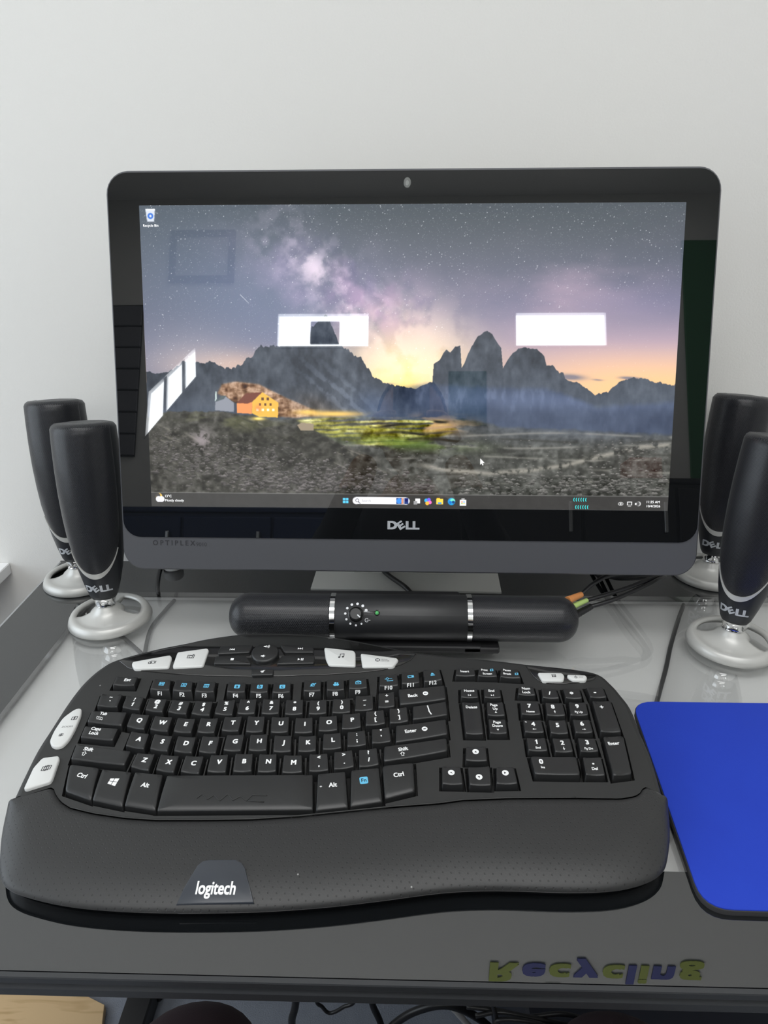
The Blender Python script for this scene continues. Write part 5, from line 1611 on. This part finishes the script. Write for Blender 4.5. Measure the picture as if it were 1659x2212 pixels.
LEG = {}
for ch in 'QWERTYUIOPASDFGHJKLZXCVBNM': LEG[ch] = [(ch, .56, .42, 4.0)]
for ch, up_ in zip('1234567890', '!@#$%^&*()'): LEG[ch] = [(up_, .52, .22, 3.3), (ch, .52, .62, 3.9)]
for ch, a_, b_ in (('`', '~', '`'), ('-', '_', '-'), ('=', '+', '='), ('[', '{', '['), (']', '}', ']'), (';', ':', ';'), ("'", '"', "'"), (',', '<', ','), ('.', '>', '.'), ('/', '?', '/')): LEG[ch] = [(a_, .52, .2, 3.2), (b_, .52, .62, 3.6)]
LEG['\\'] = [('|', .45, .25, 4.2), ('\\', .5, .65, 4.2)]
LEG.update({'Esc': [('Esc', .58, .34, 3.4)], 'Tab': [('Tab', .36, .2, 3.0)], 'Caps': [('Caps', .36, .16, 3.0), ('Lock', .35, .55, 3.0)], 'LShift': [('Shift', .25, .24, 3.2)], 'LCtrl': [('Ctrl', .5, .36, 3.6)], 'LAlt': [('Alt', .5, .38, 3.6)], 'RAlt': [('Alt', .54, .38, 3.6)], 'RCtrl': [('Ctrl', .5, .38, 3.6)],
            'Back': [('Back', .29, .5, 3.2)], 'Enter': [('Enter', .29, .45, 3.2)], 'RShift': [('Shift', .3, .36, 3.2)], 'Insert': [('Insert', .46, .38, 2.4)],
            'PrtSc': [('Print', .34, .2, 2.2), ('Screen', .5, .66, 2.2)], 'Pause': [('Pause', .36, .12, 2.2), ('Break', .36, .56, 2.2)], 'Home': [('Home', .5, .25, 2.6)], 'End': [('End', .46, .25, 2.6)], 'Delete': [('Delete', .52, .16, 2.6)], 'PgUp': [('Page', .42, .2, 2.5), ('Up', .48, .48, 2.5)], 'PgDn': [('Page', .5, .2, 2.5), ('Down', .5, .46, 2.5)],
            'NumLk': [('Num', .48, .2, 2.6), ('Lock', .5, .66, 2.6)], 'n/': [('/', .5, .45, 3.6)], 'n*': [('*', .45, .55, 4.4)], 'n-': [('-', .42, .45, 4.6)], 'n+': [('+', .42, .2, 4.0)], 'nEnter': [('Enter', .45, .19, 3.0)],
            'n7': [('7', .48, .3, 4.0), ('Home', .5, .76, 2.0)], 'n8': [('8', .4, .3, 4.0)], 'n9': [('9', .46, .3, 4.0), ('Pg Up', .5, .76, 2.0)], 'n4': [('4', .52, .32, 4.0)], 'n5': [('5', .48, .36, 4.0)], 'n6': [('6', .5, .3, 4.0)], 'n1': [('1', .52, .3, 4.0), ('End', .54, .76, 2.0)], 'n2': [('2', .52, .32, 4.0)], 'n3': [('3', .5, .3, 4.0), ('Pg Dn', .5, .78, 2.0)], 'n0': [('0', .2, .3, 4.2), ('Ins', .21, .62, 2.0)], 'n.': [('.', .5, .22, 5.5), ('Del', .54, .64, 2.4)]})
ARROW = {'n8': (.47, .7, 90), 'n4': (.53, .74, 180), 'n6': (.55, .74, 0), 'n2': (.54, .74, 270)}
CIRC = {'Up': 90, 'Left': 180, 'Down': 270, 'Right': 0}


def rotp(poly, cx, cy, deg):
    a = math.radians(deg)
    return [(cx + x * math.cos(a) - y * math.sin(a), cy + x * math.sin(a) + y * math.cos(a)) for x, y in poly]


for nm, k in KEYS:
    ob, (xd, yd, c, hw, hh, top, q, fsk) = make_key(nm, k)
    P = [Vector(p) for p in q]
    def bil(fx, fy): return P[0].lerp(P[1], fx).lerp(P[3].lerp(P[2], fx), fy)
    zt = lambda x, y: top(x, y) + .05
    for (s, fx, fy, cap) in LEG.get(nm, []):
        p = bil(fx, fy)
        text_on('legend', s, (p.x, p.y, 0), (xd.x, xd.y, 0), (yd.x, yd.y, 0), cap, INK, ob, 'c', .05 if len(s) < 2 else .035, .97 if len(s) < 2 else .92, 0.0, zt)
    def fl(polys, mat, lift=0.0, o=None):
        V2 = [[tuple(o + xd * x + yd * y) for x, y in p] for p in polys]
        return flat('legend', V2, mat, ob, lambda x, y: zt(x, y) + lift)
    AR = [[(-1.5, -.25), (.3, -.25), (.3, .25), (-1.5, .25)], [(.2, -.9), (1.6, 0), (.2, .9)]]
    if nm in ARROW:
        fx, fy, d = ARROW[nm]
        fl([rotp(p, 0, 0, d) for p in AR], INK, 0, bil(fx, fy))
    if nm in CIRC:
        o_ = bil(.48, .34 if nm != 'Down' else .56)
        fl([disc_poly(0, 0, 2.5, 20)], INK, 0, o_)
        fl([rotp([(-.9, -1.0), (1.1, 0), (-.9, 1.0)], 0, 0, CIRC[nm])], DARKINK, .04, o_)
    if nm in ('Back', 'Enter'):
        o_ = bil(.57 if nm == 'Back' else .565, .44)
        fl([disc_poly(0, 0, 2.3, 20)], INK, 0, o_)
        if nm == 'Back': fl([rotp(p, 0, 0, 180) for p in [[(x * .9, y * .9) for x, y in r] for r in AR]], DARKINK, .04, o_)
        else: fl([bx4(-.9, 0, .4, 1.2), bx4(0, 0, .9, 1.2), bx4(.9, 0, .4, 1.2)], DARKINK, .04, o_)
    if nm in ('LShift', 'RShift'):
        o_ = bil(.2 if nm == 'LShift' else .29, .58 if nm == 'LShift' else .7)
        fl([[(-2.0, .2), (0, 2.2), (0, 1.5), (-1.1, .4)], [(2.0, .2), (1.1, .4), (0, 1.5), (0, 2.2)], [(-2, .2), (-1.1, .55), (-.6, .55), (-.8, 0)], [(2, .2), (.8, 0), (.6, .55), (1.1, .55)], bx4(-.8, -.8, .4, 1.8), bx4(.8, -.8, .4, 1.8), bx4(0, -1.6, 2.0, .4)], INK, 0, o_)
    if nm in ('1', 'n1'):      # the flag of the digit
        o_ = bil(.52, .62 if nm == '1' else .3)
        fl([[(-1.5, .9), (-1.3, .4), (-.3, .75), (.2, 2.0), (-.35, 2.0), (-.8, 1.3)]], INK, .06, o_)
    if nm == 'Tab':
        o_ = bil(.3, .62)
        fl([bx4(-2.6, 1, .5, 1.8), bx4(.2, 1, 4.0, .45), [(-2.2, 1), (-.8, .3), (-.8, 1.7)], bx4(2.6, -1, .5, 1.8), bx4(-.2, -1, 4.0, .45), [(2.2, -1), (.8, -.3), (.8, -1.7)]], INK, 0, o_)
    if nm == 'Win':
        o_ = bil(.5, .38)
        fl([[(-3.2, -2.4), (-.25, -2.9), (-.25, -.2), (-3.2, -.2)], [(.25, -3.0), (3.4, -3.5), (3.4, -.2), (.25, -.2)], [(-3.2, .25), (-.25, .25), (-.25, 2.8), (-3.2, 2.3)], [(.25, .25), (3.4, .25), (3.4, 3.4), (.25, 2.9)]], INK, 0, o_)
    if nm == 'Fn':
        o_ = bil(.44, .36)
        fl([round_poly(bx4(0, 0, 6.2, 6.2), 1.2, 3)], BLUEINK, 0, o_)
        text_on('legend', 'Fn', (o_.x, o_.y, 0), (xd.x, xd.y, 0), (yd.x, yd.y, 0), 3.0, KEYP, ob, 'c', .01, 1, .2, zt)
    if nm in ('PgUp', 'PgDn', 'Home', 'End'):
        o_ = bil(.5, .74)
        if nm[0] == 'P': fl([rotp([(-.9, -1.0), (1.1, 0), (-.9, 1.0)], 0, 0, 90 if nm == 'PgUp' else 270)], INK, 0, o_)
        else: fl([tri(.5 if nm == 'Home' else -.5, 0, -1.6 if nm == 'Home' else 1.6, 2.0), bx4(-.9 if nm == 'Home' else .9, 0, .5, 2.0)], INK, 0, o_)
    if nm in ('PrtSc', 'Pause'):
        o_ = bil(.78 if nm == 'PrtSc' else .86, .2 if nm == 'PrtSc' else .56)
        fl([bx4(0, 0, 2.8, 2.8)], BLUEINK, 0, o_); fl([bx4(0, 0, 1.4, 1.4)], KEYP, .04, o_)
    if nm in FKEYS:
        # number on the sloping front of the key, blue picture on its top
        u0 = offq(q, 0, 0, 0, fsk); u1 = offq(q, 0, 0, 0, .3)
        m0 = (Vector(u0[2]) + Vector(u0[3])) / 2; m1 = (Vector(u1[2]) + Vector(u1[3])) / 2
        A0, A1 = Vector((m0.x, m0.y, S(*m0) - 9.0)), Vector((m1.x, m1.y, top(*m1) - 1.0))
        ydv = (A1 - A0).normalized(); xdv = Vector((xd.x, xd.y, SLOPE * xd.y))
        text_on('legend', nm, A0.lerp(A1, .94 if nm in ('F10', 'F11', 'F12') else .74) + xd.to_3d() * -.3, xdv, ydv, 3.2, INK, ob, 'c', .045, 1.0, .12)
        i = int(nm[1:]); o_ = bil(.53, .42)
        fr4 = frame_polys(0, 0, 4.6, 4.2, .6)
        if i in (1, 2): fl(fr4, BLUEINK, 0, o_); text_on('legend', 'W' if i == 1 else 'X', (o_.x, o_.y, 0), (xd.x, xd.y, 0), (yd.x, yd.y, 0), 2.3, BLUEINK, ob, 'c', .04, 1, .02, zt)
        elif i == 3: fl(fr4 + [bx4(0, 1.6, 4.4, 1.2)], BLUEINK, 0, o_); text_on('legend', '15', (o_.x, o_.y - .5, 0), (xd.x, xd.y, 0), (yd.x, yd.y, 0), 1.9, BLUEINK, ob, 'c', .04, 1, .02, zt)
        elif i in (4, 5, 6): fl([round_poly(bx4(0, 0, 4.8, 4.6), .9, 3)], BLUEINK, 0, o_); text_on('legend', 'abc'[i - 4], (o_.x, o_.y + .3, 0), (xd.x, xd.y, 0), (yd.x, yd.y, 0), 3.3, KEYP, ob, 'c', .02, 1, .22, zt)
        elif i == 7: fl(ring_polys(0, 0, 2.0, .7, 20, 20, 330) + [bx4(0, 0, 3.6, .6), [(-2.6, -1.6), (-2.0, -2.0), (2.8, 1.6), (2.4, 2.2)]], BLUEINK, 0, o_)
        elif i == 8: fl([disc_poly(-.6, 1.5, .9, 12), disc_poly(1.3, 1.1, .8, 12), disc_poly(-.8, -.8, 1.6, 14, 1.5), disc_poly(1.4, -.9, 1.3, 14, 1.3)], BLUEINK, 0, o_)
        elif i == 9: fl(frame_polys(0, -.4, 5, 3.4, .6) + [[(-2.5, 1.0), (0, 2.6), (2.5, 1.0), (1.8, .9), (0, 2.0), (-1.8, .9)], [(-2.2, 1), (0, -.7), (2.2, 1), (0, .1)]], BLUEINK, 0, o_)
        elif i == 10:
            fl(ring_polys(-1.4, 1.0, 1.3, .5) + [bx4(-3.2, .4, 1.4, .6), bx4(1.2, .9, 3, .5)], BLUEINK, 0, o_)
            text_on('legend', 'www', (o_.x + .8 * xd.x, o_.y - 1.5, 0), (xd.x, xd.y, 0), (yd.x, yd.y, 0), 1.8, BLUEINK, ob, 'c', .03, 1, .02, zt)
        elif i == 11: fl(frame_polys(0, 0, 5.4, 2.8, .6) + [bx4(1.6, 0, 1.8, 2.2)], BLUEINK, 0, o_)
        else: fl([[(-1.9, -.5), (1.9, -.5), (0, 2.2)], bx4(0, -1.5, 3.8, .8)], BLUEINK, 0, o_)
    if nm == 'Space':
        g = G()
        zt2 = lambda x, y: top(x, y) + .12
        pw = resample([(x, y, 0) for x, y in WAVE], 60)
        g.tube([(p.x, p.y, zt2(p.x, p.y)) for p in pw], .42, 6)
        g.tube([(x, y, zt2(x, y)) for x, y in WAVE2], .42, 6)
        g.build('embossed_mark', DECKP, ob, 180)
    if nm in ('RAlt', 'n4'):
        o_ = bil(.12, .4 if nm == 'RAlt' else .2)
        fl([disc_poly(0, 0, .9, 10, .7)], M('pale_speck', (.5, .5, .5), .6) if 'pale_speck' not in bpy.data.materials else bpy.data.materials['pale_speck'], 0, o_)

# ------------------------------------------------------------------ the seated person whose knees show under the desk
TROUSER = M('dark_maroon_cloth', (.022, .008, .013), .9, bump=(900, .4, .0006))
SHIRT = M('dark_shirt_cloth', (.02, .022, .03), .9)
SKIN = M('skin', (.45, .27, .19), .55)
HAIR = M('dark_hair', (.015, .012, .01), .6)
SHOE = M('black_shoe', (.01, .01, .01), .5)
PHONE = M('phone_body', (.02, .02, .022), .3)


def skinned(name, verts, edges, radii, root, mat, parent, lv=2):
    me = bpy.data.meshes.new(name)
    off = ROOTLOC.get(parent.name, Vector((0, 0, 0))) if parent else Vector((0, 0, 0))
    me.from_pydata([tuple((Vector(v) - off) * MM) for v in verts], edges, [])
    o = bpy.data.objects.new(name, me); COL.objects.link(o)
    if parent: o.parent = parent
    md = o.modifiers.new('skin', 'SKIN'); md.use_smooth_shade = True
    for i, r in enumerate(radii):
        sv = me.skin_vertices[0].data[i]
        sv.radius = (r * MM, r * MM) if not isinstance(r, tuple) else (r[0] * MM, r[1] * MM)
        sv.use_root = i == root
    sd = o.modifiers.new('sub', 'SUBSURF'); sd.levels = lv; sd.render_levels = lv
    dg = bpy.context.evaluated_depsgraph_get()
    m2 = bpy.data.meshes.new_from_object(o.evaluated_get(dg))
    o.modifiers.clear(); o.data = m2
    m2.materials.clear(); m2.materials.append(mat)
    shade(o, 180)
    return o


per = empty('person', (0, -150, FZ), 'seated person with knees in dark maroon trousers under the desk front', 'person')
Vp = [(0, -130, -215), (0, -150, -80), (0, -185, 80), (0, -215, 215), (0, -222, 285), (0, -212, 345)]
Ep = [(0, 1), (1, 2), (2, 3), (3, 4), (4, 5)]
Rp = [(150, 105), (135, 95), (150, 105), (120, 85), 55, 52]
for sx, kx_ in ((-1, -176), (1, 184)):
    i = len(Vp)
    Vp += [(sx * 95, -105, -225), (sx * 140, 130, -225), (kx_, 372, -232), (kx_ * .98, 368, -420), (kx_ * .95, 350, -690), (kx_ * 1.05, 275, -715)]
    Rp += [92, 80, 62, 56, 42, 36]
    Ep += [(0, i), (i, i + 1), (i + 1, i + 2), (i + 2, i + 3), (i + 3, i + 4), (i + 4, i + 5)]
for sx in (-1, 1):
    i = len(Vp)
    Vp += [(sx * 165, -205, 205), (sx * 225, -150, -20), (sx * 150, -70, 190), (sx * 82, -48, 345)]
    Rp += [58, 45, 38, 28]
    Ep += [(3, i), (i, i + 1), (i + 1, i + 2), (i + 2, i + 3)]
body = skinned('body', Vp, Ep, Rp, 0, TROUSER, per, 3)
# clothing and skin areas of the one body surface
for mt in (SHIRT, SKIN, SHOE): body.data.materials.append(mt)
for p in body.data.polygons:
    z = p.center.z / MM + FZ; y = p.center.y / MM - 150; x = p.center.x / MM
    if z > 275 or (abs(x) > 60 and z > 300 and y > -80): p.material_index = 2
    elif z > -150 and y < 30: p.material_index = 1
    elif z < -660: p.material_index = 3
# head with a face
bm = bmesh.new(); bmesh.ops.create_uvsphere(bm, u_segments=32, v_segments=24, radius=1)
HCx, HCy, HCz = 0, -205, 438
for v in bm.verts:
    x, y, z = v.co
    wx = 76 * (1 - .18 * max(0, -z) ** 1.5); dy = 96 * (1 - .10 * max(0, -z)); hz = 115
    px, py, pz = x * wx, y * dy, z * hz
    if y > .6:
        py += 20 * math.exp(-(px / 11) ** 2 - ((pz + 18) / 20) ** 2)           # nose
        py -= 7 * math.exp(-((abs(px) - 31) / 14) ** 2 - ((pz - 5) / 11) ** 2)  # eye sockets
        py += 4 * math.exp(-(px / 24) ** 2 - ((pz + 52) / 8) ** 2)              # lips
    v.co = ((px + HCx) * MM, (py + HCy - (-150)) * MM, (pz + HCz - FZ) * MM)
me = bpy.data.meshes.new('head'); bm.to_mesh(me); bm.free(); me.materials.append(SKIN)
head = bpy.data.objects.new('head', me); COL.objects.link(head); head.parent = per; ROOTLOC[head.name] = ROOTLOC[per.name]; shade(head, 180)
EYEW = M('eye_white', (.7, .7, .7), .2)
for sx in (-1, 1):
    g = G(); g.lathe([(.1, 11), (6, 9), (10.5, 3), (11.5, 0), (10, -5), (.1, -11)], 16)
    g.V = [(x * .9 + sx * 31, z * .8 + HCy + 78, y * .9 + HCz + 5) for x, y, z in g.V]; g.build('eye', EYEW, head, 180)
    g = G(); g.lathe([(.1, 8), (14, 6), (18, 0), (14, -6), (.1, -8)], 14)
    g.V = [(z * .7 + sx * 77, x * .9 + HCy - 4, y * 1.7 + HCz - 2) for x, y, z in g.V]; g.build('ear', SKIN, head, 180)
g = G(); g.lathe([(14, -2), (22, 0), (14, 2)], 20)
g.V = [(x, z * .8 + HCy + 92, y * .25 + HCz - 52) for x, y, z in g.V]; g.build('mouth', M('lips', (.35, .12, .1), .5), head, 180)
bm = bmesh.new(); bmesh.ops.create_uvsphere(bm, u_segments=32, v_segments=20, radius=1)
bmesh.ops.delete(bm, geom=[v for v in bm.verts if v.co.z < .30 + .55 * v.co.y - .2 * (v.co.y < 0) - .35 * (v.co.y < -.3)], context='VERTS')
for v in bm.verts: v.co = ((v.co.x * 83 + HCx) * MM, (v.co.y * 104 + HCy - 2 + 150) * MM, (v.co.z * 124 + HCz - FZ) * MM)
me = bpy.data.meshes.new('hair'); bm.to_mesh(me); bm.free(); me.materials.append(HAIR)
o = bpy.data.objects.new('hair', me); COL.objects.link(o); o.parent = head; shade(o, 180)
for sx in (-1, 1):
    V_, E_, R_ = [(sx * 82, -48, 345), (sx * 74, -40, 385)], [(0, 1)], [26, 22]
    for k, (L, zz) in enumerate(((38, 414), (42, 396), (39, 378), (31, 362))):
        i = len(V_); V_ += [(sx * 70, -34, zz), (sx * 62, -17, zz + 2), (sx * (62 - L * .5), -9.5, zz + 3), (sx * (62 - L * .9), -9.0, zz + 2)]
        R_ += [10, 9, 8.2, 7]; E_ += [(1, i), (i, i + 1), (i + 1, i + 2), (i + 2, i + 3)]
    i = len(V_); V_ += [(sx * 62, -44, 372), (sx * 46, -40, 384), (sx * 30, -35, 392)]; R_ += [12, 10, 8]; E_ += [(0, i), (i, i + 1), (i + 1, i + 2)]
    skinned('hand', V_, E_, R_, 0, SKIN, per, 2)
g = G(); g.box(-36, 36, -29, -20, 352, 500, 2)
ph = tag(g.build('phone', PHONE), 'dark phone held upright by the seated person', 'phone')
# stool
e = empty('stool', (0, -170, FZ), 'round dark stool under the seated person', 'stool')
g = G(); g.lathe([(175, -372), (185, -365), (185, -345), (170, -332)], 40, (0, -160)); g.build('seat', STEELBLACK, e, 40)
g = G(); g.lathe([(24, -700), (24, -372)], 20, (0, -160)); g.build('column', ALU, e, 40)
g = G(); g.lathe([(200, FZ), (205, FZ + 8), (60, FZ + 30), (24, FZ + 60)], 40, (0, -160)); g.build('base', STEELBLACK, e, 40)
